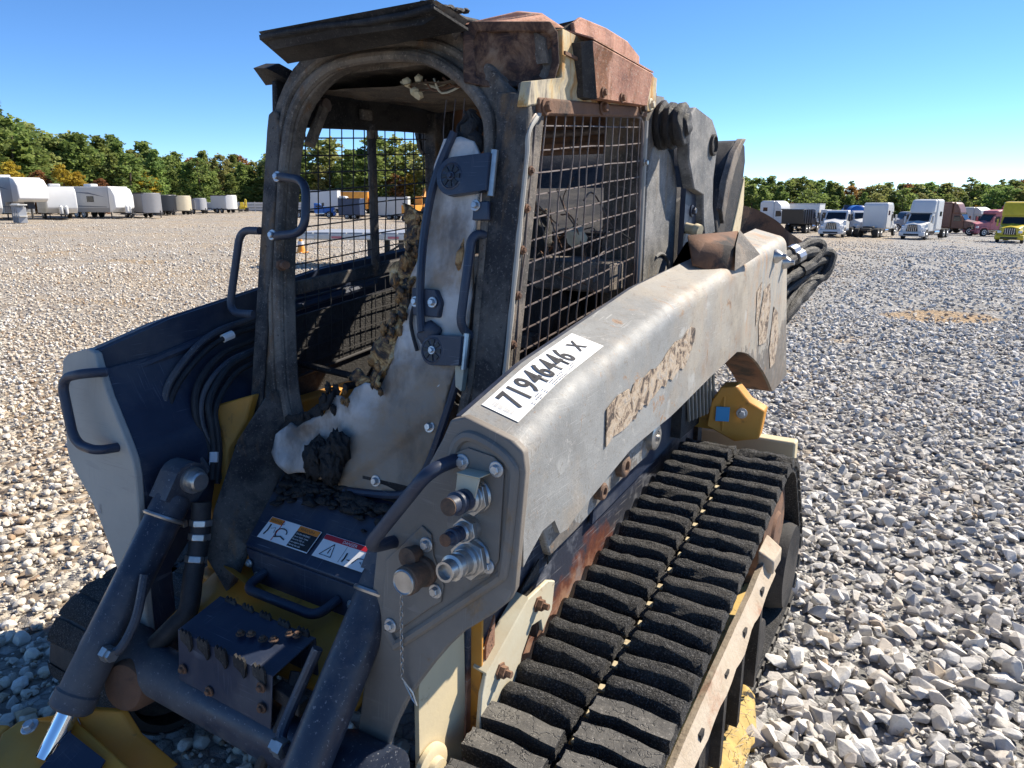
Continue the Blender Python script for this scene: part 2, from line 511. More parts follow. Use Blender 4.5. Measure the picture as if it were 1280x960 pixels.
def m_arm():
    """fire-scoured lift arm: bare silver grey at the front, cream and orange heat stain towards the rear"""
    n = NB('arm_metal')
    co = n.co
    x, y, z = n.sep()
    y = n.math('SUBTRACT', y, 2.0)
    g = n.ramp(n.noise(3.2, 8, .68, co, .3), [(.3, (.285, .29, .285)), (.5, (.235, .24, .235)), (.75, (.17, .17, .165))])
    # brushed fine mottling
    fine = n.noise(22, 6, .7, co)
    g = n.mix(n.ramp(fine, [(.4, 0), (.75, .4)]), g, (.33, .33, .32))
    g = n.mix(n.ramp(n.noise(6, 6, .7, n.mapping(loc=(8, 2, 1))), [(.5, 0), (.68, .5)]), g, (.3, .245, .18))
    # cream heat stain, stronger towards the rear
    t = n.math('ADD', n.math('MULTIPLY', n.math('SUBTRACT', y, -.35), .62), n.math('MULTIPLY', n.math('SUBTRACT', n.noise(2.2, 6, .6, co), .5), 1.6))
    tm = n.ramp(t, [(.15, 0), (.6, .85)])
    cream = n.ramp(n.noise(6, 6, .65, co), [(.3, (.44, .375, .28)), (.55, (.36, .315, .25)), (.75, (.38, .23, .12))])
    c = n.mix(tm, g, cream)
    # rear: grey run streaks
    st = n.noise(1.0, 4, .6, n.mapping((3, 30, 2.2)))
    sm = n.math('MULTIPLY', n.ramp(st, [(.46, 0), (.6, 1)]), n.ramp(y, [(.7, 0), (.95, .8)]))
    c = n.mix(sm, c, (.27, .275, .265))
    # orange rust drips
    rs = n.noise(1.0, 5, .65, n.mapping((8, 9, 3), loc=(4, 4, 1)))
    rm = n.math('MULTIPLY', n.ramp(rs, [(.58, 0), (.72, .8)]), n.ramp(y, [(.0, 0), (.5, 1)]))
    c = n.mix(rm, c, (.42, .2, .08))
    for k, (rot, sc) in enumerate([((.6, 0, 0), (9, 9, 420)), ((-.7, 0, 0), (9, 11, 460)), ((1.3, .1, 0), (9, 14, 430)), ((.2, 0, .4), (320, 12, 12))]):
        m = n.noise(1.0, 1, .4, n.mapping(sc, rot, (k * 3.3, 1, 0)))
        m = n.math('MULTIPLY', n.ramp(m, [(.66, 0), (.7, 1)]), n.ramp(n.noise(5, 2, .5, n.mapping(loc=(k * 5, 1, 2))), [(.47, 0), (.6, 1)]))
        c = n.mix(n.math('MULTIPLY', m, .45), c, (.48, .48, .46) if k % 2 else (.17, .17, .165))
    # scorched, flaked band creeping up from the lower edge, with hard ragged borders
    zb = n.math('SUBTRACT', n.math('ADD', 1.10, n.math('MULTIPLY', y, .06)), z)
    bm_ = n.math('ADD', n.math('MULTIPLY', zb, 4.2), n.math('MULTIPLY', n.math('SUBTRACT', n.noise(7, 8, .75, co, .5), .5), 2.6))
    c = n.mix(n.ramp(bm_, [(.22, 0), (.27, .8)]), c, n.ramp(n.noise(30, 5, .7, co), [(.35, (.05, .045, .042)), (.6, (.14, .12, .1)), (.7, (.26, .16, .09))]))
    fl = n.noise(11, 9, .78, n.mapping(loc=(7, 7, 3)), .7)
    c = n.mix(n.ramp(fl, [(.6, 0), (.625, .75)]), c, (.3, .17, .085))
    c = n.mix(n.ramp(fl, [(.655, 0), (.675, .9)]), c, (.07, .05, .04))
    fl2 = n.noise(17, 9, .78, n.mapping(loc=(1, 9, 5)), .5)
    c = n.mix(n.ramp(fl2, [(.6, 0), (.63, .55)]), c, (.43, .42, .4))
    pit = n.ramp(n.noise(70, 3, .7, co), [(.6, 0), (.66, .7)])
    c = n.mix(pit, c, (.2, .18, .155))
    soot = n.math('MULTIPLY', n.ramp(n.noise(2.6, 7, .7, n.mapping(loc=(1, 5, 7))), [(.54, 0), (.7, .5)]), 1.0)
    c = n.mix(soot, c, (.11, .1, .09))
    n.set('Base Color', c).set('Roughness', n.ramp(n.noise(12, 5, .6, co), [(.3, .52), (.7, .8)])).set('Metallic', .05)
    n.bump(n.math('ADD', n.noise(140, 5, .75, co), n.math('MULTIPLY', n.noise(18, 6, .7, co), .8)), .3, .004)
    return n.m
M['arm'] = m_arm()

def m_decal():
    n = NB('peeling_decal')
    co = n.co
    a = n.noise(26, 8, .75, co, .6)
    c = n.ramp(a, [(.38, (.03, .026, .024)), (.45, (.14, .1, .075)), (.5, (.4, .31, .22)), (.57, (.46, .38, .29)), (.62, (.28, .27, .255)), (.7, (.36, .21, .11))])
    n.set('Base Color', c).set('Roughness', .8)
    n.bump(a, .8, .006)
    return n.m
M['decal'] = m_decal()

def m_chassis():
    n = NB('chassis_by_height')
    co = n.co
    x, y, z = n.sep()
    k = n.noise(3.0, 6, .65, co)
    c = n.ramp(n.math('ADD', n.math('MULTIPLY', z, .8), n.math('MULTIPLY', k, .75)), [(.66, (.42, .31, .2)), (.74, (.3, .17, .12)), (.8, (.13, .045, .03)), (.86, (.03, .033, .05)), (1.0, (.014, .02, .036))])  # tan at the bottom, then rust red, navy black higher up
    b = n.ramp(n.noise(9, 7, .7, co), [(.52, 0), (.66, .6)])
    c = n.mix(b, c, (.2, .21, .24))
    sc = n.noise(1.0, 2, .5, n.mapping((8, 5, 180), (.7, 0, 0)))
    c = n.mix(n.ramp(sc, [(.62, 0), (.7, .6)]), c, (.3, .29, .29))
    n.set('Base Color', c).set('Roughness', n.ramp(k, [(.3, .4), (.7, .75)]))
    n.bump(n.noise(90, 5, .7, co), .25, .004)
    return n.m
M['chassis'] = m_chassis()

def m_roofside():
    n = NB('burnt_yellow_roof')
    co = n.co
    st = n.noise(1.0, 7, .7, n.mapping((10, 16, 3.5)))
    c = n.ramp(st, [(.34, (.12, .1, .08)), (.43, (.44, .38, .28)), (.5, (.58, .47, .27)), (.57, (.5, .26, .07)), (.66, (.24, .12, .05))])
    d = n.ramp(n.noise(5, 6, .65, co), [(.52, 0), (.68, .7)])
    c = n.mix(d, c, (.1, .09, .08))
    n.set('Base Color', c).set('Roughness', .8)
    n.bump(n.noise(120, 5, .7, co), .3, .003)
    return n.m
M['roofside'] = m_roofside()

def m_lamp():
    n = NB('burnt_lamp_recess')
    co = n.co
    a = n.noise(16, 8, .72, co, .5)
    c = n.ramp(a, [(.36, (.012, .01, .01)), (.46, (.06, .03, .022)), (.56, (.16, .09, .055)), (.68, (.26, .17, .11))])
    n.set('Base Color', c).set('Roughness', .85)
    n.bump(a, .8, .01)
    return n.m
M['lamp'] = m_lamp()

def m_melt():
    """scorched translucent door panel: milky white, smoky brown towards the lower hinge corner"""
    n = NB('melted_panel')
    co = n.co
    x, y, z = n.sep()
    w1 = n.noise(3.2, 5, .55, co, .5)
    # heat came from the torn edge: white melt there, tan-grey skin towards the lower outer corner
    t = n.math('ADD', n.math('MULTIPLY', x, 1.7), n.math('MULTIPLY', n.math('SUBTRACT', 1.16, z), 1.5))
    t = n.math('ADD', t, n.math('MULTIPLY', n.math('SUBTRACT', w1, .5), 1.1))
    c = n.ramp(t, [(-.0, (.56, .53, .5)), (.16, (.42, .375, .33)), (.34, (.285, .235, .185)), (.7, (.2, .165, .13))])
    tan = n.ramp(n.noise(5, 6, .62, co, .3), [(.5, 0), (.64, .75)])
    c = n.mix(tan, c, (.3, .19, .1))
    sm = n.ramp(n.noise(7, 5, .6, n.mapping((1, 1, .5), loc=(2, 1, 4))), [(.5, 0), (.68, .8)])
    c = n.mix(sm, c, (.085, .065, .05))
    n.set('Base Color', c).set('Roughness', n.ramp(w1, [(.3, .32), (.7, .6)]))
    n.b.inputs['Subsurface Weight'].default_value = .12
    n.b.inputs['Subsurface Radius'].default_value = (.02, .015, .01)
    n.bump(n.math('ADD', n.noise(34, 4, .6, co), n.math('MULTIPLY', n.noise(9, 3, .5, co), 2)), .3, .01)
    return n.m
M['melt'] = m_melt()

def m_amber():
    n = NB('amber_melt')
    co = n.co
    a = n.noise(16, 8, .72, co, .8)
    c = n.ramp(a, [(.38, (.008, .007, .007)), (.45, (.035, .02, .012)), (.5, (.2, .1, .03)), (.56, (.5, .32, .13)), (.63, (.58, .46, .28)), (.7, (.1, .055, .025))])
    n.set('Base Color', c).set('Roughness', n.ramp(a, [(.4, .3), (.6, .65)]))
    n.bump(n.noise(70, 5, .75, co), .7, .008)
    return n.m

def m_crust():
    n = NB('char_crust')
    co = n.co
    a = n.noise(34, 6, .7, co, .4)
    c = n.ramp(n.math('ADD', n.math('MULTIPLY', a, .6), n.math('MULTIPLY', n.noise(9, 4, .6, co), .4)), [(.4, (.01, .009, .009)), (.47, (.03, .022, .018)), (.53, (.26, .13, .04)), (.62, (.5, .32, .15))])
    n.set('Base Color', c).set('Roughness', n.ramp(a, [(.4, .35), (.6, .7)]))
    n.bump(n.noise(120, 4, .75, co), .8, .006)
    return n.m
M['crust'] = m_crust()
M['amber_melt'] = m_amber()
M['crust_black'] = wmat('crust_black', (.008, .008, .008), (.03, .027, .026), 30, .45, .8, bump=.9, bscale=160, bdist=.006, rust=(.1, .06, .035), rust_amt=.68, rust_scale=20)
M['fibre'] = wmat('fibre', (.5, .43, .34), (.4, .32, .23), 12, .85, .95, bump=.7, bscale=60, rust=(.45, .24, .15), rust_amt=.58, rust_scale=4)
M['yellow_dirt'] = wmat('yellow_dirt', (.5, .34, .1), (.42, .3, .12), 10, .85, .95, bump=.5, bscale=90, rust=(.02, .018, .016), rust_amt=.56, rust_scale=24, soft=.06)

# ------------------------------------------------------------------ ground
FWD = Vector((-math.sin(YAW), math.cos(YAW), 0)); RGT = Vector((math.cos(YAW), math.sin(YAW), 0))
def sstep(a, b, x):
    t = max(0.0, min(1.0, (x - a) / (b - a)))
    return t * t * (3 - 2 * t)
def ground_z(x, y):
    d = Vector((x - CAM.x, y - CAM.y, 0))
    r = d.length; lat = d.dot(RGT)
    lat = max(-70, min(90, lat))
    z = (-1.1 - .026 * lat) * sstep(7, 75, r)
    z += .035 * noise.noise(Vector((x * .35, y * .35, 0))) * sstep(2.6, 6, r) + .10 * noise.noise(Vector((x * .06, y * .06, 3))) * sstep(8, 20, r)
    return z
def spot(dist, lat):
    """a place on the lot: metres ahead of and to the right of where one stands"""
    p = Vector((CAM.x, CAM.y, 0)) + FWD * dist + RGT * lat
    return Vector((p.x, p.y, ground_z(p.x, p.y)))

_p = spot(10.9, 6.55)
PATCH = (_p.x, _p.y)                     # bare sandy patch on the right
def m_ground():
    n = NB('gravel_lot')
    co = n.co
    geo = n.t.nodes.new('ShaderNodeNewGeometry')
    col = n.voro(15, 'F1', co, 'Color')
    hue = n.sep(col)
    tan = n.ramp(n.noise(.16, 5, .6, co), [(.42, 0), (.62, 1)])
    x, y, z = n.sep()
    side = n.math('ADD', n.math('MULTIPLY', x, -.16), n.math('MULTIPLY', y, -.005))      # browner stone on the far side of the lot
    side = n.ramp(side, [(.0, 0), (.35, 1)])
    grey = n.ramp(hue[0], [(.0, (.14, .14, .14)), (.3, (.3, .295, .285)), (.7, (.46, .45, .43)), (1.0, (.62, .6, .57))])
    warm = n.ramp(hue[0], [(.0, (.2, .14, .09)), (.25, (.38, .28, .18)), (.6, (.53, .45, .345)), (1.0, (.66, .59, .48))])  # both sheet tones lowered to carry the stones' shade on each other
    c = n.mix(n.math('MULTIPLY', side, n.ramp(tan, [(0, .55), (1, 1)])), grey, warm)
    sand = n.ramp(n.noise(.33, 5, .62, n.mapping((1, 1.6, 1), (0, 0, .6), (3, 7, 0))), [(.57, 0), (.66, .8)])
    c = n.mix(sand, c, (.46, .33, .19))
    px_, py_ = n.math('SUBTRACT', x, PATCH[0]), n.math('SUBTRACT', y, PATCH[1])
    u_ = n.math('ADD', n.math('MULTIPLY', px_, RGT.x), n.math('MULTIPLY', py_, RGT.y)); v_ = n.math('ADD', n.math('MULTIPLY', px_, FWD.x), n.math('MULTIPLY', py_, FWD.y))
    pd = n.math('ADD', n.math('POWER', n.math('ABSOLUTE', n.math('MULTIPLY', u_, 1.15)), 2.0), n.math('POWER', n.math('ABSOLUTE', n.math('MULTIPLY', v_, 1.3)), 2.0))
    pd = n.math('ADD', pd, n.math('MULTIPLY', n.math('SUBTRACT', n.noise(1.4, 5, .65, co), .5), 1.6))
    c = n.mix(n.ramp(pd, [(.5, .85), (1.0, 0)]), c, (.5, .33, .16))
    edge = n.voro(15, 'DISTANCE_TO_EDGE', co)
    c = n.mix(n.ramp(edge, [(.0, .7), (.09, 0)]), c, (.16, .155, .145))  # cell borders darkened as painted shade in the gaps between stones
    # beyond the reach of single stones
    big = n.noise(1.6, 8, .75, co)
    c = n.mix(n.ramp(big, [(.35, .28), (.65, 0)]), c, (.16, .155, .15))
    n.set('Base Color', c).set('Roughness', .9).set('Specular IOR Level', .2)
    hgt = n.math('ADD', n.math('MULTIPLY', n.ramp(n.voro(15, 'F1', co), [(0, 1), (.75, 0)]), 1.0), n.math('MULTIPLY', n.noise(45, 4, .7, co), .5))
    n.bump(hgt, 1.0, .05)
    return n.m
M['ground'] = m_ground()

def build_ground():
    mb = MB()
    radii = [0.0]
    r = 0.5
    while r < 4500: radii.append(r); r *= 1.09
    na = 120
    mb.v.append(Vector((CAM.x, CAM.y, ground_z(CAM.x, CAM.y) - .01)))
    for r in radii[1:]:
        for a in range(na):
            an = 2 * math.pi * a / na
            x = CAM.x + r * math.cos(an); y = CAM.y + r * math.sin(an)
            mb.v.append(Vector((x, y, ground_z(x, y) - .01)))
    for a in range(na): mb.f.append((0, 1 + a, 1 + (a + 1) % na))
    for i in range(len(radii) - 2):
        b0 = 1 + i * na; b1 = b0 + na
        for a in range(na):
            a2 = (a + 1) % na
            mb.f.append((b0 + a, b1 + a, b1 + a2, b0 + a2))
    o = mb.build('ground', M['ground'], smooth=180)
    tag(o, 'pale crushed stone lot', 'ground', kind='structure')
build_ground()

def m_stone():
    n = NB('crushed_stone')
    at = n.t.nodes.new('ShaderNodeAttribute'); at.attribute_type = 'INSTANCER'; at.attribute_name = 'tint'
    s = n.sep(at.outputs['Vector'])
    grey = n.ramp(s[0], [(0, (.17, .168, .168)), (.25, (.42, .41, .395)), (.55, (.62, .60, .56)), (1, (.78, .75, .70))])
    warm = n.ramp(s[0], [(0, (.32, .2, .11)), (.25, (.5, .37, .24)), (.55, (.6, .51, .39)), (1, (.7, .64, .54))])
    c = n.mix(s[1], grey, warm)
    f = n.noise(9, 6, .7)
    c = n.mix(n.ramp(f, [(.35, 0), (.7, .5)]), c, n.mix(.5, c, (.2, .195, .19)))
    v = n.ramp(n.noise(26, 5, .7), [(.56, 0), (.7, .4)])
    c = n.mix(v, c, (.6, .58, .55))
    n.set('Base Color', c).set('Roughness', .85).set('Specular IOR Level', .25)
    n.bump(n.math('ADD', n.noise(5, 7, .75), n.math('MULTIPLY', n.noise(22, 5, .75), .4)), .35, .05)
    return n.m
M['stone'] = m_stone()

def stone_shapes():
    c = bpy.data.collections.new('stone_shapes')
    obs = []
    for k in range(14):
        r = random.Random(100 + k)
        bm = bmesh.new()
        angular = k < 9
        npt = 13 if angular else 26
        for i in range(npt):
            d = Vector((r.gauss(0, 1), r.gauss(0, 1), r.gauss(0, 1))).normalized()
            d *= r.uniform(.8, 1.0)
            bm.verts.new((d.x * .5, d.y * r.uniform(.30, .4) if angular else d.y * .42, d.z * (.27 if angular else .33)))
        h = bmesh.ops.convex_hull(bm, input=bm.verts)
        dele = list({g for g in h['geom_interior'] + h['geom_unused'] if isinstance(g, bmesh.types.BMVert)})
        bmesh.ops.delete(bm, geom=dele, context='VERTS')
        bmesh.ops.bevel(bm, geom=list(bm.edges), offset=.03 if angular else .055, segments=1 if angular else 2, affect='EDGES', profile=.5, clamp_overlap=True)
        me = bpy.data.meshes.new('stone_shape')
        bm.to_mesh(me); bm.free()
        me.materials.append(M['stone'])
        if not angular: me.polygons.foreach_set('use_smooth', [True] * len(me.polygons))
        o = bpy.data.objects.new('stone_shape_%02d' % k, me)
        c.objects.link(o); obs.append(o)
    return c

def scatter_stones():
    import numpy as np
    rs = np.random.RandomState(3)
    P = []; S = []; Rt = []; V = []; T = []
    def ring(r0, r1, dens, smin, smax, seed, half=R(56), pw=2.2):
        a = half * 2
        n = int(.5 * a * (r1 * r1 - r0 * r0) * dens)
        rr = np.sqrt(rs.uniform(r0 * r0, r1 * r1, n)); an = rs.uniform(-half, half, n)
        for r, t in zip(rr, an):
            d = FWD * math.cos(t) + RGT * math.sin(t)
            x = CAM.x + d.x * r; y = CAM.y + d.y * r
            if abs(x) < .5 and 1.5 < y < 3.2: continue           # nothing to see beneath the chassis
            if .55 < abs(x) < .99 and 1.0 < y < 3.05: continue     # under the tracks
            q = Vector((x - PATCH[0], y - PATCH[1], 0))
            onpatch = (q.dot(RGT) * 1.15) ** 2 + (q.dot(FWD) * 1.3) ** 2 + .5 * noise.noise(Vector((x, y, 8))) < .85
            if onpatch and rs.rand() < .72: continue
            warm_side = 1.0 if x < -.3 else 0.0
            big = smin + (smax - smin) * rs.rand() ** pw
            if warm_side: big *= .62
            z = ground_z(x, y)
            P.append((x, y, z + big * rs.uniform(-.02, .16)))
            S.append(big)
            Rt.append((rs.normal(0, .38), rs.normal(0, .38), rs.uniform(0, 6.283)))
            if rs.rand() < .12: Rt[-1] = tuple(rs.uniform(0, 6.28, 3))
            V.append(rs.randint(0, 9) if (not warm_side or rs.rand() < .35) else rs.randint(9, 14))
            nz = noise.noise(Vector((x * .5, y * .5, 5)))
            wm = (.72 + .5 * nz + rs.normal(0, .3)) if warm_side else (.12 + rs.normal(0, .16) + .25 * max(0, nz) + (.6 if rs.rand() < .03 else 0))
            if onpatch: wm = .9
            T.append((min(1, max(0, rs.normal(.56 if not warm_side else .6, .26))), min(1, max(0, wm)), 0))
    ring(.8, 4.0, 420, .014, .035, 0)
    ring(.8, 3.2, 800, .03, .14, 1, pw=2.6)
    ring(3.2, 5.0, 620, .03, .12, 2, pw=2.5)
    ring(5.0, 8.0, 460, .035, .105, 3)
    ring(8.0, 13.0, 210, .045, .115, 4, R(54))
    ring(13.0, 24.0, 62, .055, .135, 5, R(52))
    ring(20.0, 40.0, 11, .09, .2, 6, R(50))
    ring(36.0, 70.0, 3.2, .1, .24, 7, R(50))
    ring(55.0, 100.0, .9, .12, .28, 8, R(50))
    me = bpy.data.meshes.new('loose_gravel')
    me.from_pydata(P, [], [])
    for nm, ty, data in (('size', 'FLOAT', S), ('turn', 'FLOAT_VECTOR', Rt), ('kind_no', 'INT', V), ('tint_in', 'FLOAT_VECTOR', T)):
        a = me.attributes.new(nm, ty, 'POINT')
        if ty == 'FLOAT_VECTOR': a.data.foreach_set('vector', [c for t in data for c in t])
        else: a.data.foreach_set('value', [float(v) if ty == 'FLOAT' else int(v) for v in data])
    o = link_mesh('loose_gravel', me)
    tag(o, 'loose pale crushed stones covering the lot', 'gravel', kind='stuff')
    ng = bpy.data.node_groups.new('lay_stones', 'GeometryNodeTree')
    ng.interface.new_socket('Geometry', in_out='INPUT', socket_type='NodeSocketGeometry')
    ng.interface.new_socket('Geometry', in_out='OUTPUT', socket_type='NodeSocketGeometry')
    N = ng.nodes; L = ng.links
    gi = N.new('NodeGroupInput'); go = N.new('NodeGroupOutput')
    ci = N.new('GeometryNodeCollectionInfo'); ci.inputs['Collection'].default_value = stone_shapes()
    ci.inputs['Separate Children'].default_value = True; ci.inputs['Reset Children'].default_value = True
    iop = N.new('GeometryNodeInstanceOnPoints'); iop.inputs['Pick Instance'].default_value = True
    def attr(nm, ty):
        a = N.new('GeometryNodeInputNamedAttribute'); a.data_type = ty; a.inputs['Name'].default_value = nm
        return a.outputs[0]
    L.new(gi.outputs[0], iop.inputs['Points']); L.new(ci.outputs[0], iop.inputs['Instance'])
    L.new(attr('kind_no', 'INT'), iop.inputs['Instance Index'])
    e2r = N.new('FunctionNodeEulerToRotation'); L.new(attr('turn', 'FLOAT_VECTOR'), e2r.inputs[0])
    L.new(e2r.outputs[0], iop.inputs['Rotation'])
    L.new(attr('size', 'FLOAT'), iop.inputs['Scale'])
    st = N.new('GeometryNodeStoreNamedAttribute'); st.data_type = 'FLOAT_VECTOR'; st.domain = 'INSTANCE'
    st.inputs['Name'].default_value = 'tint'
    L.new(iop.outputs[0], st.inputs['Geometry']); L.new(attr('tint_in', 'FLOAT_VECTOR'), st.inputs['Value'])
    L.new(st.outputs[0], go.inputs[0])
    md = o.modifiers.new('stones', 'NODES'); md.node_group = ng
    print('stones', len(P))
scatter_stones()

# ------------------------------------------------------------------ the burnt track loader
# machine frame: +X is the side towards the camera, +Y towards the rear, Z up; it stands nose-down on its tracks
LD = thing('track_loader', 'burnt out compact track loader with charred cab and grey lift arms', 'track loader', (0, 2.0, 0))
def part(mb, name, mat, parent=None, **k):
    return mb.build(name, M[mat] if isinstance(mat, str) else mat, parent or LD, **k)
def bolt(p, axis, r=.011, parent=None, mat='bare_bolt', name='bolt', washer=True):
    mb = MB()
    if washer: mb.lathe(p, axis, [(0, r * 1.6), (.003, r * 1.6), (.004, r * 1.45)], 16)
    mb.lathe(Vector(p) + Vector(axis).normalized() * .003, axis, [(0, r), (r * .8, r), (r * 1.0, r * .8)], 6)
    return part(mb, name, mat, parent, smooth=20)

# ---- arm end plates: leaning slightly back, curved drop leg
PY = lambda z: 1.06 - .11 * (1.28 - z)
PLATE = [(.595, 1.295), (.625, 1.306), (.66, 1.298), (.735, 1.277), (.757, 1.262), (.764, 1.225), (.756, .998), (.745, .972), (.715, .94), (.65, .883), (.61, .835), (.577, .788), (.54, .73), (.509, .673), (.486, .62), (.466, .56), (.45, .5), (.43, .40), (.34, .38),
         (.366, .469), (.385, .58), (.398, .692), (.408, .8), (.413, .898), (.421, .985), (.432, 1.025), (.452, 1.06), (.538, 1.182), (.578, 1.255)]
for sgn, mt in ((1, 'plastic_plate'), (-1, 'plate_far')):
    pts = [Vector((sgn * x, PY(z), z)) for x, z in PLATE]
    ep = part(MB().plate(pts, (0, .022, 0)), 'arm_end_plate', mt, bevel=.005, seg=3)
    if sgn > 0: END = ep
    else: ENDF = ep
# drop leg webs behind the plates (inner and outer skins)
for sgn in (1, -1):
    inn = [(.345, .40), (.37, .469), (.390, .58), (.403, .692), (.413, .8), (.418, .898), (.426, .985), (.437, 1.022), (.457, 1.055), (.543, 1.177), (.583, 1.25)]
    A = [Vector((sgn * x, PY(z) + .02, z)) for x, z in inn]
    B = [Vector((sgn * (x + .02 * (z > .9)), PY(z) + (.09 if z < .7 else .09 + (z - .7) * 1.15), z + (.04 if z > 1.0 else 0))) for x, z in inn]
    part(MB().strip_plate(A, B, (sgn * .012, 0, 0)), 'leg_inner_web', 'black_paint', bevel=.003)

# raised rib and coupler mounts on the near plate
N_ = Vector((0, -1, .11)).normalized()
def onp(x, z, d=0.0): return Vector((x, PY(z), z)) + N_ * d
rib = [(.602, 1.215), (.615, 1.255), (.645, 1.272), (.70, 1.258), (.735, 1.235), (.742, 1.2), (.733, 1.04), (.722, 1.015), (.69, .985), (.50, .815), (.478, .808), (.462, .83)]
part(MB().tube(smooth_path([onp(x, z, .0) for x, z in rib], 5), .011, 8), 'raised_rib', 'plastic_plate', END)
mount = [(.612, 1.235), (.64, 1.25), (.70, 1.243), (.723, 1.225), (.722, 1.05), (.705, 1.015), (.66, .99), (.615, 1.02), (.60, 1.10)]
part(MB().plate([onp(x, z, .0005) for x, z in mount], N_ * .005), 'coupler_mount', 'plastic_plate', END, bevel=.002)
mount2 = [(.54, 1.075), (.565, 1.062), (.572, 1.02), (.60, .965), (.595, .93), (.575, .915), (.48, .828), (.455, .83), (.445, .86), (.452, .98)]
part(MB().plate([onp(x, z, .0005) for x, z in mount2], N_ * .005), 'coupler_mount', 'plastic_plate', END, bevel=.002)
for x, z in ((.632, 1.222), (.708, 1.222), (.70, 1.034), (.556, 1.040), (.583, .951), (.472, .844)):
    bolt(onp(x, z, .006), N_, .0095, END)
def coupler(x, z, scale, length, bracket, cap='rust', flat=False):
    o = onp(x, z, .005)
    s_ = scale
    c = part(MB().lathe(o, N_, [(0, .034 * s_), (.006, .034 * s_), (.010, .031 * s_), (.020, .031 * s_), (.026, .026 * s_), (.034, .026 * s_), (.038, .022 * s_)], 24), 'hydraulic_coupler', 'steel', END)
    part(MB().lathe(o + N_ * .012, N_, [(0, .036 * s_), (.012, .036 * s_)], 6), 'hex_nut', 'steel', c, bevel=.001, smooth=20)
    mb = MB(); l0 = .036
    prof = [(l0, .021 * s_), (l0 + length * .28, .021 * s_), (l0 + length * .3, .018 * s_), (l0 + length * .42, .018 * s_), (l0 + length * .45, .022 * s_), (l0 + length * .62, .022 * s_), (l0 + length * .66, .017 * s_), (l0 + length, .017 * s_)]
    if flat: prof += [(l0 + length, .013 * s_), (l0 + length * .8, .012 * s_)]
    mb.lathe(o, N_, prof, 20)
    part(mb, 'sleeve', 'black_paint' if not flat else 'steel', c, smooth=25)
    if not flat:
        part(MB().lathe(o + N_ * (l0 + length), N_, [(0, .0165 * s_), (.003, .0165 * s_), (.004, .012 * s_)], 18), 'cap', cap, c)
    return c
coupler(.668, 1.165, 1.0, .055, True)
coupler(.657, 1.098, .72, .045, False)
coupler(.668, 1.045, 1.12, .06, False, flat=True)
br = MB().plate([onp(.645, 1.212, .004), onp(.695, 1.212, .004), onp(.695, 1.212, .045), onp(.645, 1.212, .045)], (0, .0005, -.003))
br.plate([onp(.645, 1.209, .042), onp(.695, 1.209, .042), onp(.69, 1.172, .046), onp(.645, 1.165, .046)], (0, .003, 0))
part(br, 'coupler_bracket', 'bracket', END, bevel=.0015)
# capped coupler with chain
o = onp(.555, .985, .005)
c4 = part(MB().lathe(o, N_, [(0, .03), (.012, .03), (.016, .026), (.045, .026), (.048, .029), (.062, .029), (.065, .026)], 24), 'capped_coupler', 'rust', END)
part(MB().lathe(o + N_ * .064, N_, [(0, .0255), (.006, .0255), (.008, .023), (.006, .021)], 24), 'dust_cap', 'steel', c4)
o = onp(.532, 1.015, .005)
c5 = part(MB().lathe(o, N_, [(0, .018), (.018, .018), (.02, .021), (.032, .021), (.034, .016)], 14), 'ring_nut', 'rust', END)
ch = MB()
cp = [Vector(p) for p in ((.513, .965, .962), (.508, .962, .90), (.507, .960, .835))]
k = 0
z = .97
while z > .745:
    p = onp(.512 - .004 * math.sin(z * 9), z, .022 - (.97 - z) * .05)
    a = Vector((1, 0, 0)) if k % 2 else N_
    l = [p + Vector((0, 0, .0075 * math.cos(t))) + a * (.0035 * math.sin(t)) for t in [i * math.pi / 4 for i in range(8)]]
    ch.tube(l, .0011, 5, closed=True)
    z -= .0125; k += 1
part(ch, 'safety_chain', 'steel', END)
part(MB().tube([onp(.512, .745, .014), onp(.535, .715, .006), onp(.545, .69, .004), onp(.533, .70, .004), onp(.514, .735, .01)], .0018, 6), 'hitch_clip', 'steel', END)

# grab handles on the end plates
def handle(pts, r, par, mat='black_paint', rad=.05):
    return part(MB().tube(round_path(pts, rad, 7), r, 12), 'grab_handle', mat, par)
handle([onp(.616, 1.222, -.002), onp(.606, 1.214, .075), onp(.462, 1.03, .075), onp(.468, 1.022, -.002)], .0135, END, rad=.045)
def onf(x, z, d=0.0): return Vector((-x, PY(z), z)) + N_ * d
handle([onf(.545, 1.25, -.002), onf(.555, 1.25, .055), onf(.655, 1.225, .06), onf(.60, 1.055, .06), onf(.505, 1.05, .055), onf(.50, 1.05, -.002)], .013, ENDF, rad=.05)
text_mesh('stamped_letter', 'S', M['ink_grey'], onf(.60, .845, .0015) + Vector((0, -.001, 0)), (1, 0, 0), (0, .11, 1), .035, ENDF)

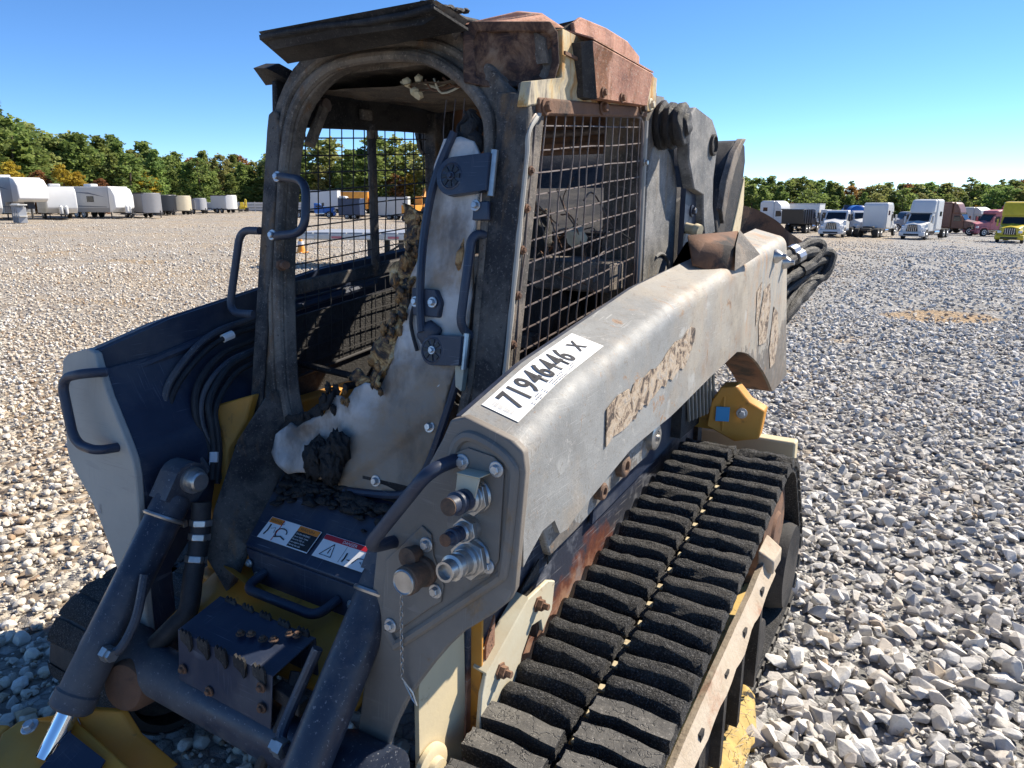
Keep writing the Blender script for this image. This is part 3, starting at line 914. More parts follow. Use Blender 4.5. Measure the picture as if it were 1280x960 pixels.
# ---- lift arms
ZT = [(1.03, 1.262), (1.08, 1.272), (1.3, 1.33), (1.93, 1.43), (2.6, 1.488), (3.364, 1.545), (3.40, 1.50), (3.55, 1.152), (3.68, .87)]
ZB = [(1.03, .993), (1.09, 1.035), (1.15, 1.068), (1.20, 1.07), (1.225, 1.03), (1.26, 1.026), (1.30, 1.04), (1.614, 1.10), (1.915, 1.107), (2.3, 1.142), (2.522, 1.158), (2.62, 1.165), (2.706, 1.15), (2.8, 1.125), (2.95, 1.07), (3.127, .985), (3.25, .915), (3.36, .845), (3.5, .85), (3.68, .862)]
def arm_ring(y, s):
    zt, zb = lerp(ZT, y), lerp(ZB, y)
    zi = zt + .032
    h = max(zt - zb, .02)
    d = min(.21, h * .8)
    r = min(.042, h * .4)
    pts = [(.75, zb)]
    for i in range(7):
        a = math.pi / 2 * i / 6
        pts.append((.75 - r + r * math.cos(a), zt - r + r * math.sin(a) + .006 * i / 6))
    pts += [(.612, zi), (.603, zi - .008), (.60, zi - d), (.612, zi - d), (.614, zi - .02), (.70, zt - .012), (.738, zt - min(.05, h * .45)), (.738, zb)]
    return [Vector((s * x, y, z)) for x, z in pts]
ys = sorted(set([1.074, 1.09, 1.12, 1.15, 1.18, 1.20, 1.21, 1.225, 1.24, 1.26, 1.28, 1.30] + [1.3 + .06 * i for i in range(1, 33)] + [3.25, 3.3, 3.34, 3.364, 3.375, 3.40, 3.45, 3.5, 3.55, 3.6, 3.64, 3.68]))
def arm_y(y): return max(y, 1.055)
for sgn in (1, -1):
    mb = MB(); rings = [arm_ring(y, sgn) for y in ys]
    n = len(rings[0])
    for r_ in rings: mb.v += r_
    for i in range(len(rings) - 1):
        for a in range(n):
            b = (a + 1) % n
            mb.f.append((i * n + a, i * n + b, (i + 1) * n + b, (i + 1) * n + a))
    mb.f.append(tuple(range(n))); mb.f.append(tuple((len(rings) - 1) * n + a for a in range(n)))
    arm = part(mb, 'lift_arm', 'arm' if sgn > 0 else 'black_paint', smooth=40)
    if sgn > 0: ARM = arm
    else: ARMF = arm
    # arch closing plate
    ya = [2.36 + .05 * i for i in range(21)]
    A = [Vector((sgn * .737, y, lerp(ZB, y) + .001)) for y in ya]; B = [Vector((sgn * .60, y, lerp(ZB, y) + .001)) for y in ya]
    part(MB().strip_plate(A, B, (0, .004, .012)), 'arch_plate', 'rust', arm)
# inner skin of the far arm (what one sees past the cab) and a little of the near one
for sgn, a_ in ((-1, ARMF), (1, ARM)):
    pts = [(1.08, 1.30), (1.3, 1.358), (1.93, 1.458), (2.6, 1.51), (2.6, 1.2), (1.9, 1.12), (1.55, 1.06), (1.35, 1.02), (1.2, .98), (1.13, .99)]
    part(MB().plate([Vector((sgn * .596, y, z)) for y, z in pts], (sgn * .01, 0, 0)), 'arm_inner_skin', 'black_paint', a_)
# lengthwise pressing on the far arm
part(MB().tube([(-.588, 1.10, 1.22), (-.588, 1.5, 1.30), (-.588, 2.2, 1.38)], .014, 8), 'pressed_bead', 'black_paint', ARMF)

# end of arm: boss holes, bolts, bracket on top, burnt decals
for y, z in ((3.14, 1.475), (3.335, 1.437)):
    b = part(MB().lathe((.75, y, z), (1, 0, 0), [(0, .03), (.012, .028), (.03, .012), (.045, .011)], 14), 'pin_retainer', 'steel', ARM)
part(MB().plate([(.7515, y, z) for y, z in ((2.98, 1.35), (3.08, 1.37), (3.13, 1.28), (3.09, 1.12), (2.97, 1.13), (2.93, 1.22))], (.0012, 0, 0)), 'burnt_patch', 'decal', ARM)
part(MB().plate([(.7515, y, z) for y, z in ((3.2, 1.26), (3.3, 1.22), (3.36, 1.1), (3.33, .99), (3.24, .98), (3.18, 1.08))], (.0012, 0, 0)), 'burnt_patch', 'decal', ARM)
part(MB().plate([(.7515, y, z) for y, z in ((2.86, 1.36), (2.93, 1.39), (2.93, 1.27), (2.88, 1.22))], (.0012, 0, 0)), 'burnt_patch', 'decal', ARM)
dc = [(1.45, 1.235), (1.56, 1.248), (1.62, 1.265), (1.8, 1.29), (2.05, 1.345), (2.07, 1.29), (1.98, 1.235), (1.83, 1.215), (1.7, 1.195), (1.6, 1.18), (1.47, 1.165)]
rr_ = random.Random(9)
dd = [(p.x + rr_.uniform(-.008, .008), p.y + rr_.uniform(-.009, .009)) for p in smooth_path([(y, z, 0) for y, z in dc], 5, True)]
part(MB().plate([(.7515, y, z) for y, z in dd], (.0015, 0, 0)), 'peeling_decal', 'decal', ARM)
part(MB().plate([(.752, y, z) for y, z in ((1.44, 1.245), (1.50, 1.262), (1.57, 1.263), (1.58, 1.235), (1.49, 1.23), (1.475, 1.165), (1.44, 1.155))], (.0025, 0, 0)), 'peeling_decal', 'decal', ARM)
wl = [(.615, 2.30, 1.515), (.66, 2.43, 1.56), (.70, 2.76, 1.575), (.745, 2.80, 1.50), (.74, 2.50, 1.452), (.68, 2.33, 1.478)]
part(MB().plate([(.60, 2.30, 1.50), (.60, 2.42, 1.562), (.60, 2.78, 1.585), (.60, 2.86, 1.52)], (.0, 0, -.05)), 'arm_stop_web', 'char_pillar', ARM)
brk = MB().add([(.665, 2.31, 1.50), (.66, 2.44, 1.563), (.735, 2.52, 1.548), (.735, 2.475, 1.452), (.60, 2.44, 1.585), (.70, 2.70, 1.592), (.765, 2.66, 1.50), (.72, 2.74, 1.52)],
               [(0, 3, 2, 1), (1, 2, 5, 4), (2, 3, 6, 5), (5, 6, 7), (0, 1, 4)])
bo = part(brk, 'arm_stop_bracket', 'rust', ARM, smooth=20)
so = bo.modifiers.new('thick', 'SOLIDIFY'); so.thickness = .008
part(MB().add([(.742, 2.52, 1.552), (.705, 2.705, 1.596), (.785, 2.70, 1.512), (.752, 2.49, 1.468)], [(0, 1, 2, 3)]), 'bracket_flap', 'sooty_tan', ARM, smooth=20)

# number sticker on the near arm
def atop(x, y):
    zt = lerp(ZT, y)
    return Vector((x, y, zt + .006 + (.032 - .006) * (.708 - x) / (.708 - .612)))
S0, S1 = 1.125, 1.515
grid = [[atop(x, y) + Vector((0, 0, .002)) for x in (.625, .655, .685, .708)] for y in [S0 + (S1 - S0) * i / 8 for i in range(9)]]
mb = MB()
for i in range(8):
    for j in range(3):
        mb.add([grid[i][j], grid[i][j + 1], grid[i + 1][j + 1], grid[i + 1][j]], [(0, 1, 2, 3)])
stick = part(mb, 'number_sticker', 'silver_sticker', ARM, smooth=180)
td = (atop(.66, S1) - atop(.66, S0)).normalized(); tu = (atop(.62, 1.3) - atop(.70, 1.3)).normalized()
def stick_text(s, y, x, size, mat, sx):
    me = text_mesh('lettering', s, M[mat], (0, 0, 0), (1, 0, 0), (0, 1, 0), 1.0, stick, bold=.016, space=1.12)
    for v in me.data.vertices:
        yy = y + v.co.x * size * sx; xx = x - v.co.y * size
        v.co = atop(xx, yy) + Vector((0, 0, .0035))
    return me
stick_text('71946446', 1.158, .690, .08, 'ink', .72)
stick_text('X', 1.446, .682, .055, 'ink', .85)
fp_ = MB()
for k in range(26):
    yy = 1.19 + k * .0085
    if rnd.random() < .25: continue
    for row, xx in enumerate((.694, .7, .705)):
        if row == 2 and k > 16: continue
        if rnd.random() < .2: continue
        q = [atop(xx, yy), atop(xx + .0028, yy), atop(xx + .0028, yy + rnd.uniform(.004, .0078)), atop(xx, yy + .006)]
        fp_.add([p + Vector((0, 0, .0035)) for p in q], [(0, 1, 2, 3)])
for k in range(22):
    xx = .642 + k * .0024
    q = [atop(xx, 1.135), atop(xx + rnd.choice((.0008, .0014)), 1.135), atop(xx + .001, 1.151), atop(xx, 1.151)]
    fp_.add([p + Vector((0, 0, .0035)) for p in q], [(0, 1, 2, 3)])
tag(part(fp_, 'fine_print', 'ink_grey', stick, smooth=0), kind='stuff')

# lower link bar under the near arm with pivot bosses
lk = [(1.24, 1.02), (1.34, 1.045), (1.6, 1.095), (1.93, 1.10), (1.93, 1.02), (1.86, .99), (1.72, .985), (1.58, .975), (1.42, .95), (1.28, .94)]
LK = part(MB().plate([(.70, y, z) for y, z in lk], (-.02, 0, 0)), 'link_bar', 'arm', bevel=.004)
for y, z, r in ((1.885, 1.045, .038), (1.66, 1.03, .03), (1.52, 1.01, .022)):
    part(MB().lathe((.70, y, z), (1, 0, 0), [(0, r), (.018, r), (.022, r * .8), (.022, r * .5), (.012, r * .45), (.012, .001)], 22), 'pivot_boss', 'rust' if r < .035 else 'steel', LK)

# ---- tilt cylinders
def cylinder(s):
    a = Vector((.405, 1.12, .965)) if s > 0 else Vector((-.352, 1.12, .965)); b = Vector((s * .372, .775, .495)); d = (b - a).normalized()
    L = (b - a).length
    c = part(MB().lathe(a + d * .05, d, [(0, .042), (.012, .048), (L - .06, .048), (L - .055, .053), (L - .02, .053), (L - .012, .046)], 28), 'tilt_cylinder', 'cyl_paint')
    part(MB().lathe(a + d * L, d, [(-.02, .026), (.15, .026)], 20), 'rod', 'chrome', c)
    # clevis head with pin
    u = Vector((1, 0, 0)); w_ = d.cross(u).normalized()
    hb = [a + d * .075 + w_ * .046, a + d * .0 + w_ * .05]
    for t in [i * math.pi / 8 for i in range(9)]:
        hb.append(a - d * (.048 * math.sin(t) + .0) + w_ * (.05 * math.cos(t)))
    hb += [a + d * .075 - w_ * .046]
    part(MB().plate([p - u * .036 for p in hb], u * .072), 'clevis_head', 'cyl_paint', c, bevel=.006)
    if s < 0: part(MB().lathe(a + u * (.036 if s < 0 else -.036), u * (1 if s < 0 else -1), [(-.002, .036), (.012, .036), (.012, .028), (.034, .027), (.038, .022)], 24), 'pivot_pin', 'steel', c)
    cl = part(MB().tube([a + d * .115 + (u * math.cos(t) + w_ * math.sin(t)) * .0505 for t in [i * math.pi / 12 for i in range(24)]], .0058, 6, closed=True), 'hose_clamp', 'steel', c)
    part(MB().box(a + d * .115 - w_ * .062, (.03, .014, .02), None), 'clamp_screw', 'steel', c, bevel=.002)
    # feed line along the barrel
    q = u * (s * -1)
    pth = [a + d * (L - .12) + q * .05 + w_ * .02, a + d * (L - .14) + q * .085 + w_ * .01, a + d * (L - .22) + q * .088 + w_ * .01, a + d * .26 + q * .07 + w_ * .03]
    part(MB().tube(smooth_path(pth, 6), .012, 10), 'feed_line', 'cyl_paint', c)
    part(MB().lathe(a + d * (L - .12) + q * .052 + w_ * .02, q, [(0, .02), (.02, .02), (.02, .016), (.034, .016)], 6), 'line_fitting', 'steel', c, smooth=20)
    return c
cylinder(1); cylinder(-1)
# hose and fittings beside the far cylinder head
hp = smooth_path([(-.30, 1.13, .90), (-.285, 1.10, .80), (-.27, 1.06, .72), (-.25, 1.02, .64), (-.27, .98, .60), (-.30, .95, .56)], 6)
HO = part(MB().tube(hp, .026, 12), 'hydraulic_hose', 'rubber_hose')
for p, d in (((-.292, 1.117, .855), (.1, -.25, -.9)), ((-.287, 1.105, .82), (.1, -.3, -.9)), ((-.279, 1.082, .765), (.15, -.4, -.85))):
    part(MB().lathe(p, d, [(0, .03), (.018, .03)], 6), 'hose_nut', 'steel', HO, bevel=.002, smooth=20)
# hose bundle down the far arm leg
HB = [[(-.56, 1.75, 1.37), (-.56, 1.562, 1.325), (-.56, 1.422, 1.302), (-.55, 1.31, 1.247), (-.53, 1.212, 1.161), (-.50, 1.191, 1.062), (-.46, 1.228, .997), (-.42, 1.248, .923)],
      [(-.54, 1.72, 1.30), (-.54, 1.538, 1.259), (-.53, 1.405, 1.232), (-.50, 1.299, 1.169), (-.47, 1.259, 1.085), (-.44, 1.271, .988), (-.41, 1.26, .91)],
      [(-.50, 1.7, 1.28), (-.50, 1.511, 1.229), (-.50, 1.407, 1.197), (-.46, 1.303, 1.125), (-.43, 1.28, 1.05), (-.42, 1.273, .991), (-.40, 1.242, .905)]]
hk = 0
for k, base in enumerate(HB):
    for off in ((0, 0, 0), (.014, .012, -.022)):
        pts = smooth_path([Vector(p) + Vector(off) * (1.2 - .1 * i) for i, p in enumerate(base)], 7)
        h = part(MB().tube(pts, (.0105, .0085)[hk % 2], 8), 'arm_hose', 'rubber_hose' if hk % 3 else 'cyl_paint')
        j = (34, 12, 38, 9, 36, 30)[hk]
        if hk in (0, 2, 4, 1): part(MB().tube(pts[j:j + 3], .0135, 8), 'hose_tag', 'silver_sticker', h)
        if hk in (0, 3): part(MB().tube(pts[37:39], .014, 8), 'hose_sleeve', 'blue_label', h)
        hk += 1

# ---- torque tube, front step, coupler
part(MB().lathe((-.50, .93, .505), (1, 0, 0), [(0, .085), (.12, .083), (.18, .062), (.82, .062), (.88, .083), (1.0, .085)], 32), 'torque_tube', 'cyl_paint')
part(MB().lathe((-.31, .87, .485), (.25, -1, .25), [(-.05, .07), (.0, .068), (.018, .058), (.026, .03)], 24), 'tube_boss', 'rust')
ST = MB()
tl, tr = Vector((-.115, .905, .695)), Vector((.215, .905, .690)); bl, brr = tl + Vector((-.01, .125, .02)), tr + Vector((.0, .125, .02))
STEP = part(MB().plate([tl, tr, brr, bl], (0, 0, -.004)), 'step', 'black_paint', bevel=.0015)
part(MB().plate([tl + Vector((0, -.002, 0)), tr + Vector((0, -.002, 0)), tr + Vector((-.01, -.012, -.135)), tl + Vector((-.005, -.012, -.135))], (0, .004, 0)), 'step_front', 'black_paint', STEP, bevel=.0015)
part(MB().plate([bl, brr, brr + Vector((0, 0, -.1)), bl + Vector((0, 0, -.1))], (0, .004, 0)), 'step_back', 'black_paint', STEP)
for row, yy in enumerate((.0, .125)):
    for k in range(5):
        x0 = -.095 + k * .064
        pts = []
        for i in range(7):
            pts.append(Vector((x0 + .038 * i / 6, .9 + yy, .697 + yy * .16 + (.013 if i % 2 else .004))))
        pts += [Vector((x0 + .038, .9 + yy, .668 + yy * .16)), Vector((x0 + .03, .9 + yy, .655 + yy * .16)), Vector((x0 + .022, .9 + yy, .668 + yy * .16)), Vector((x0, .9 + yy, .678 + yy * .16))]
        part(MB().plate(pts, (0, -.006 if row == 0 else .006, 0)), 'grip_tooth', 'char', STEP)
for x, y in ((.05, .955), (.075, .965), (.115, .965), (.14, .975), (.16, 1.005), (.18, 1.01)):
    bolt((x, y, .70 + (y - .9) * .16), (0, 0, 1), .007, STEP, 'rust')
for x, z in ((-.095, .60), (.0, .575), (.19, .66), (.185, .605)):
    bolt((x, .892, z), (0, -1, 0), .008, STEP, 'rust')
for x in (-.1, .03, .19):
    part(MB().plate([(x - .02, .895, .57), (x + .02, .895, .57), (x + .012, .92, .53), (x - .02, .92, .52)], (0, .01, 0)), 'step_tab', 'char', STEP)
part(MB().tube(smooth_path([(.215, .97, .66), (.225, .93, .60), (.215, .9, .54), (.19, .87, .47), (.18, .85, .40)], 6), .014, 10), 'hydraulic_hose', 'rubber_hose')
part(MB().box((.235, .93, .625), (.085, .03, .035), Matrix.Rotation(.2, 3, 'Y')), 'hose_block', 'char', bevel=.003)
# yellow quick coupler at the bottom of the far leg
CP = part(MB().plate([(-.531, .657, .395), (-.528, .70, .405), (-.43, .735, .44), (-.415, .772, .442), (-.36, .765, .42), (-.128, .772, .365), (-.15, .66, .31), (-.427, .56, .35)], (0, .01, -.035)), 'quick_coupler', 'yellow', bevel=.006)
part(MB().plate([(-.40, .742, .4405), (-.36, .748, .4275), (-.33, .715, .405), (-.385, .69, .413)], (0, -.002, .004)), 'worn_black_patch', 'black_paint', CP)
part(MB().plate([(-.345, .735, .4205), (-.22, .745, .390), (-.19, .67, .352), (-.33, .62, .370)], (0, -.002, .004)), 'worn_black_patch', 'black_paint', CP)
bolt((-.445, .69, .428), (0, -.35, .93), .013, CP)
part(MB().plate([(-.404, .775, .44), (-.308, .84, .425), (-.26, .845, .365), (-.156, .868, .30), (-.19, .80, .30), (-.34, .765, .36)], (0, .018, 0)), 'coupler_web', 'yellow', CP, bevel=.004)
part(MB().plate([(-.62, .64, .40), (-.535, .68, .405), (-.535, .63, .36), (-.62, .58, .35)], (0, .02, -.05)), 'coupler_ear', 'yellow', CP, bevel=.006)
part(MB().lump((-.52, .575, .385), (.045, .04, .04), 4, 3, .3), 'coupler_stop', 'char', CP, smooth=180)

# ------------------------------------------------------------------ cab
FY = lambda z: 1.5 + .2 * (z - 1.35)                 # leaning front plane of the cab
FN = Vector((0, -1, .2)).normalized()
def onc(x, z, d=0.0): return Vector((x, FY(z), z)) + FN * d
def up(y): return .09 * (y - 1.5)                     # the machine stands nose-down: sills climb towards the rear
# front frame as one ring
inner = [(-.22, 1.0), (-.275, 1.08), (-.31, 1.19), (-.352, 1.467), (-.362, 1.70), (-.362, 1.84), (-.335, 1.955), (-.24, 2.04), (-.114, 2.069), (.03, 2.064), (.141, 2.036), (.238, 1.978), (.308, 1.906), (.333, 1.83), (.347, 1.60), (.352, 1.344), (.335, 1.2), (.31, 1.0)]
outer = [(-.44, .99), (-.441, 1.08), (-.444, 1.16), (-.455, 1.467), (-.463, 1.70), (-.47, 1.88), (-.455, 1.965), (-.36, 2.10), (-.15, 2.145), (.06, 2.15), (.20, 2.125), (.29, 2.06), (.375, 1.975), (.455, 1.86), (.452, 1.60), (.444, 1.344), (.438, 1.2), (.43, 1.0)]
A = smooth_path([onc(x, z) for x, z in outer], 4); B = smooth_path([onc(x, z) for x, z in inner], 4)
FR = part(MB().strip_plate(A, B, (0, .05, 0)), 'cab_front_frame', 'sooty_tan', bevel=.008, seg=3)
seal = smooth_path([onc(x + (.018 if x > 0 else -.018), z + (.012 if z > 1.9 else 0), .004) for x, z in inner], 5)
part(MB().tube(seal, .017, 10), 'door_seal', 'sooty_tan', FR)
seal2 = smooth_path([onc(x + (.052 if x > 0 else -.052), z + (.04 if z > 1.9 else 0), .0) for x, z in inner[:12]], 5)
part(MB().tube(seal2, .012, 8), 'frame_bead', 'sooty_tan', FR)
# far post: square outer tube
part(MB().plate([onc(-.445, 1.0), onc(-.395, 1.0), onc(-.402, 1.9), onc(-.42, 1.955), onc(-.44, 1.962), onc(-.46, 1.95), onc(-.462, 1.9)], FN * .014), 'corner_post', 'char_pillar', bevel=.008, seg=3)
part(MB().plate([onc(.375, 1.1), onc(.455, 1.1), onc(.462, 1.9), onc(.455, 1.945), onc(.36, 1.955), onc(.372, 1.85)], FN * .02), 'corner_post', 'char_pillar', bevel=.008, seg=3)
# side posts behind the front frame
for s in (1, -1):
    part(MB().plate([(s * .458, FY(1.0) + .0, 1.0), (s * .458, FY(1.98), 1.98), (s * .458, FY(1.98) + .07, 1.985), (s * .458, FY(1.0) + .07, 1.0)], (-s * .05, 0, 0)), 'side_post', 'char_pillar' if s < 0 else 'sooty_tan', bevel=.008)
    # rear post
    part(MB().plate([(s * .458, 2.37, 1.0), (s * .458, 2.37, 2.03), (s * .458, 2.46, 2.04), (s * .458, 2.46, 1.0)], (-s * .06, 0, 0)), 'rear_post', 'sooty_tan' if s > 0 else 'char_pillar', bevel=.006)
# roof
RF = MB()
prof = [(-.45, 2.03), (-.44, 2.09), (-.38, 2.125), (-.2, 2.14), (.2, 2.14), (.38, 2.125), (.44, 2.09), (.45, 2.03), (.40, 2.03), (.2, 2.06), (-.2, 2.06), (-.40, 2.03)]
ring = []
for y in (1.70, 1.9, 2.1, 2.3, 2.47):
    ring.append([Vector((x, y, z + (y - 1.7) * .02)) for x, z in prof])
n = len(prof)
for r_ in ring: RF.v += r_
for i in range(4):
    for a in range(n):
        b = (a + 1) % n
        RF.f.append((i * n + a, i * n + b, (i + 1) * n + b, (i + 1) * n + a))
RF.f.append(tuple(range(n))); RF.f.append(tuple(4 * n + a for a in range(n)))
ROOF = part(RF, 'roof', 'sooty_tan', smooth=40)
# burnt headliner sagging below the roof
vv, ff = fill_sheet([(-.40, 1.72), (.40, 1.72), (.40, 2.4), (-.40, 2.4)], .05, .2)
part(MB().add([Vector((p.x, p.y, 2.035 - .05 * math.sin((p.x + .4) / .8 * math.pi) * sstep(2.45, 1.8, p.y) * .4 + .012 * noise.noise(Vector((p.x * 9, p.y * 9, 0))))) for p in vv], [tuple(f) for f in ff]), 'headliner', 'sooty_tan', ROOF, smooth=180)
# wiring hanging out of the headliner
for k in range(7):
    r = random.Random(k)
    x0 = -.05 + .03 * k; y0 = 1.74
    pts = [Vector((x0, y0, 2.03)), Vector((x0 + r.uniform(.0, .05), y0 + .02, 2.0 + r.uniform(-.01, .01))), Vector((x0 + r.uniform(.05, .12), y0 + .03, 2.01)), Vector((x0 + r.uniform(.08, .16), y0 + .05, 2.03))]
    part(MB().tube(smooth_path(pts, 4), .003, 5), 'burnt_wire', 'rust' if k % 2 else 'bracket', ROOF)
for k, p in enumerate(((-.02, 1.735, 2.025), (.0, 1.74, 2.0), (.02, 1.735, 2.03), (.015, 1.74, 1.99))):
    part(MB().lump(p, (.016, .012, .014), k, 1, .4), 'melted_connector', 'cream', ROOF)
# visor over the door
V0 = [(-.29, 1.45, 2.122), (.29, 1.45, 2.128), (.262, 1.62, 2.12), (.262, 1.70, 2.14), (-.44, 1.69, 2.11)]
vv, ff = fill_sheet([(p[0], p[1]) for p in V0], .03, .2, 8)
VS = part(MB().add([Vector((p.x, p.y, 2.118 + .014 * sstep(1.45, 1.7, p.y) * (p.x + .44) / .7 + .004 * noise.noise(Vector((p.x * 12, p.y * 12, 3))) + .010 * noise.noise(Vector((p.x * 4, p.y * 4, 1))))) for p in vv], [tuple(f) for f in ff]), 'visor', 'char', smooth=60)
so = VS.modifiers.new('thick', 'SOLIDIFY'); so.thickness = .012; so.offset = 1
part(MB().plate([(-.29, 1.448, 2.136), (.29, 1.448, 2.142), (.275, 1.478, 2.112), (.24, 1.474, 2.098), (0, 1.476, 2.10), (-.27, 1.476, 2.094)], (0, .006, 0)), 'visor_lip', 'char', VS)
part(MB().plate([(.292, 1.45, 2.138), (.288, 1.585, 2.122), (.243, 1.60, 2.086)], (.004, .002, .002)), 'visor_cheek', 'sooty_tan', VS)
part(MB().plate([(-.29, 1.452, 2.122), (.29, 1.452, 2.128), (.31, 1.56, 2.10), (-.33, 1.58, 2.085)], (0, 0, -.006)), 'visor_underside', 'char', VS)
part(MB().plate([(-.50, 1.60, 2.085), (-.42, 1.58, 2.075), (-.40, 1.66, 2.045), (-.52, 1.66, 2.045)], (0, .05, .02)), 'lamp_stub', 'char', VS)
for k in range(9):
    part(MB().lump((.25 + .004 * k, 1.47 + .015 * k, 2.142 + .002 * (k % 3)), (.010, .012, .006), k + 3, 2, .6), 'char_flake', 'crust_black', VS)
# corner lamp pod: oblique burnt recess
def onl(a, z, d=0.0):
    p = Vector((.268, 1.600, z)).lerp(Vector((.468, 1.722, z)), a)
    nn = Vector((.46, -.888, 0)).normalized()
    return p + nn * d
LP = MB()
lo = [(0.0, 1.985), (.0, 2.10), (.08, 2.125), (.92, 2.125), (1.0, 2.10), (1.02, 2.03), (.96, 1.985), (.85, 1.965), (.6, 1.975), (.3, 1.972)]
li = [(.13, 2.0), (.11, 2.085), (.15, 2.103), (.85, 2.103), (.93, 2.09), (.94, 2.035), (.90, 2.0), (.8, 1.985), (.6, 1.99), (.3, 1.988)]
LAMP = part(LP.ring_plate([onl(a, z, .012) for a, z in lo], [onl(a, z, .004) for a, z in li], Vector((-.46, .888, 0)) * .06), 'lamp_pod', 'lamp', bevel=.004)
vv, ff = fill_sheet([(a * .24, z) for a, z in li], .012, .3)
part(MB().add([onl(p.x / .24, p.y, -.006 + .012 * noise.noise(Vector((p.x * 30, p.y * 30, 1)))) for p in vv], [tuple(f) for f in ff]), 'burnt_lens', 'lamp', LAMP, smooth=180)
part(MB().plate([(.262, 1.59, 2.118), (.474, 1.728, 2.112), (.40, 1.745, 2.158), (.362, 1.70, 2.158)], (0, .02, .004)), 'lamp_hood', 'rust_light', LAMP, bevel=.003)
part(MB().plate([(.462, 1.725, 2.11), (.462, 1.72, 1.96), (.38, 1.655, 1.93), (.27, 1.63, 1.98), (.27, 1.63, 2.11)], (-.01, .03, 0)), 'lamp_bracket', 'char_pillar', LAMP)
# near roof side panel, cover box and burnt sheet on the roof
RS = part(MB().plate([(.462, 1.58, 1.915), (.462, 1.60, 1.975), (.470, 1.742, 2.0), (.470, 1.742, 2.115), (.465, 2.44, 2.09), (.465, 2.44, 2.0), (.462, 2.40, 1.982), (.462, 1.72, 1.945), (.462, 1.66, 1.93)], (-.03, 0, 0)), 'roof_side_panel', 'roofside', bevel=.004)
part(MB().plate([(.474, 1.742, 2.062), (.474, 2.0, 2.045), (.474, 2.0, 2.04), (.474, 1.742, 2.054)], (.006, 0, 0)), 'panel_seam', 'rust', RS)
CB = part(MB().plate([(.50, 1.875, 1.965), (.50, 1.835, 2.065), (.515, 1.83, 2.098), (.515, 2.27, 2.078), (.50, 2.27, 1.985)], (-.04, 0, 0)), 'cover_box', 'rust_light', bevel=.004)
part(MB().plate([(.515, 1.83, 2.10), (.515, 2.27, 2.079), (.44, 2.27, 2.10), (.44, 1.82, 2.125)], (0, 0, .004)), 'cover_lip', 'rust_light', CB)
part(MB().plate([(.496, 1.795, 2.09), (.512, 1.83, 2.098), (.504, 1.885, 1.962), (.48, 1.85, 1.965)], (-.04, 0, 0)), 'cover_end', 'char', CB)
for y in (1.93, 2.06): bolt((.501, y, 1.985), (1, 0, 0), .009, CB, 'rust')
part(MB().plate([(.43, 1.90, 2.10), (.42, 1.905, 2.163), (.42, 1.95, 2.186), (.42, 2.12, 2.19), (.42, 2.28, 2.182), (.42, 2.39, 2.152), (.42, 2.39, 2.10)], (-.012, 0, 0)), 'roof_sheet', 'rust_light', ROOF, bevel=.003)
part(MB().plate([(.33, 1.80, 2.12), (.42, 1.90, 2.12), (.415, 1.93, 2.176), (.375, 1.85, 2.15)], (-.01, .03, 0)), 'roof_sheet', 'char', ROOF)
# window header with bolts on the near side
HD = part(MB().plate([(.468, 1.63, 1.90), (.468, 1.63, 1.942), (.468, 2.36, 1.992), (.468, 2.36, 1.962)], (-.03, 0, 0)), 'window_header', 'rust', bevel=.006)
for y, z in ((1.66, 1.923), (2.0, 1.955), (2.3, 1.985)): bolt((.469, y, z), (1, 0, 0), .013, HD, 'rust')
bolt((.475, 2.36, 2.0), (1, 0, 0), .012, HD, 'bracket')

# ---- wire screens
def screen(x, corners, ny, nz, mat, name, rim=True, par=None, r=.0023):
    (y0b, z0b), (y0t, z0t), (y1t, z1t), (y1b, z1b) = corners
    a = Vector((x, y0b, z0b)); b = Vector((x, y0t, z0t)); c = Vector((x, y1t, z1t)); d = Vector((x, y1b, z1b))
    sg = 1 if x > 0 else -1
    loop = round_path([a, b, c, d], .06, 6, True)
    S = part(MB().tube(loop, .006, 8, closed=True), name, mat, par)
    rw = random.Random(ny)
    for i in range(ny):
        t = (i + .6) / (ny + .2)
        p0 = a.lerp(d, t); p1 = b.lerp(c, t)
        bend = [p0.lerp(p1, k / 6) + Vector((sg * (.002 + rw.uniform(-.004, .004) * (0 < k < 6)), rw.uniform(-.0025, .0025), 0)) for k in range(7)]
        part(MB().tube(bend, r, 5), 'wire', mat, S)
    for i in range(nz):
        t = (i + .6) / (nz + .2)
        p0 = a.lerp(b, t); p1 = d.lerp(c, t)
        bend = [p0.lerp(p1, k / 6) + Vector((sg * (-.003 + rw.uniform(-.003, .003) * (0 < k < 6)), 0, rw.uniform(-.002, .002))) for k in range(7)]
        part(MB().tube(bend, r * 1.05, 5), 'wire', mat, S)
    return S
NS = screen(.458, ((1.475, 1.225), (1.60, 1.905), (2.345, 1.963), (2.335, 1.325)), 14, 12, M['wire'], 'side_screen')
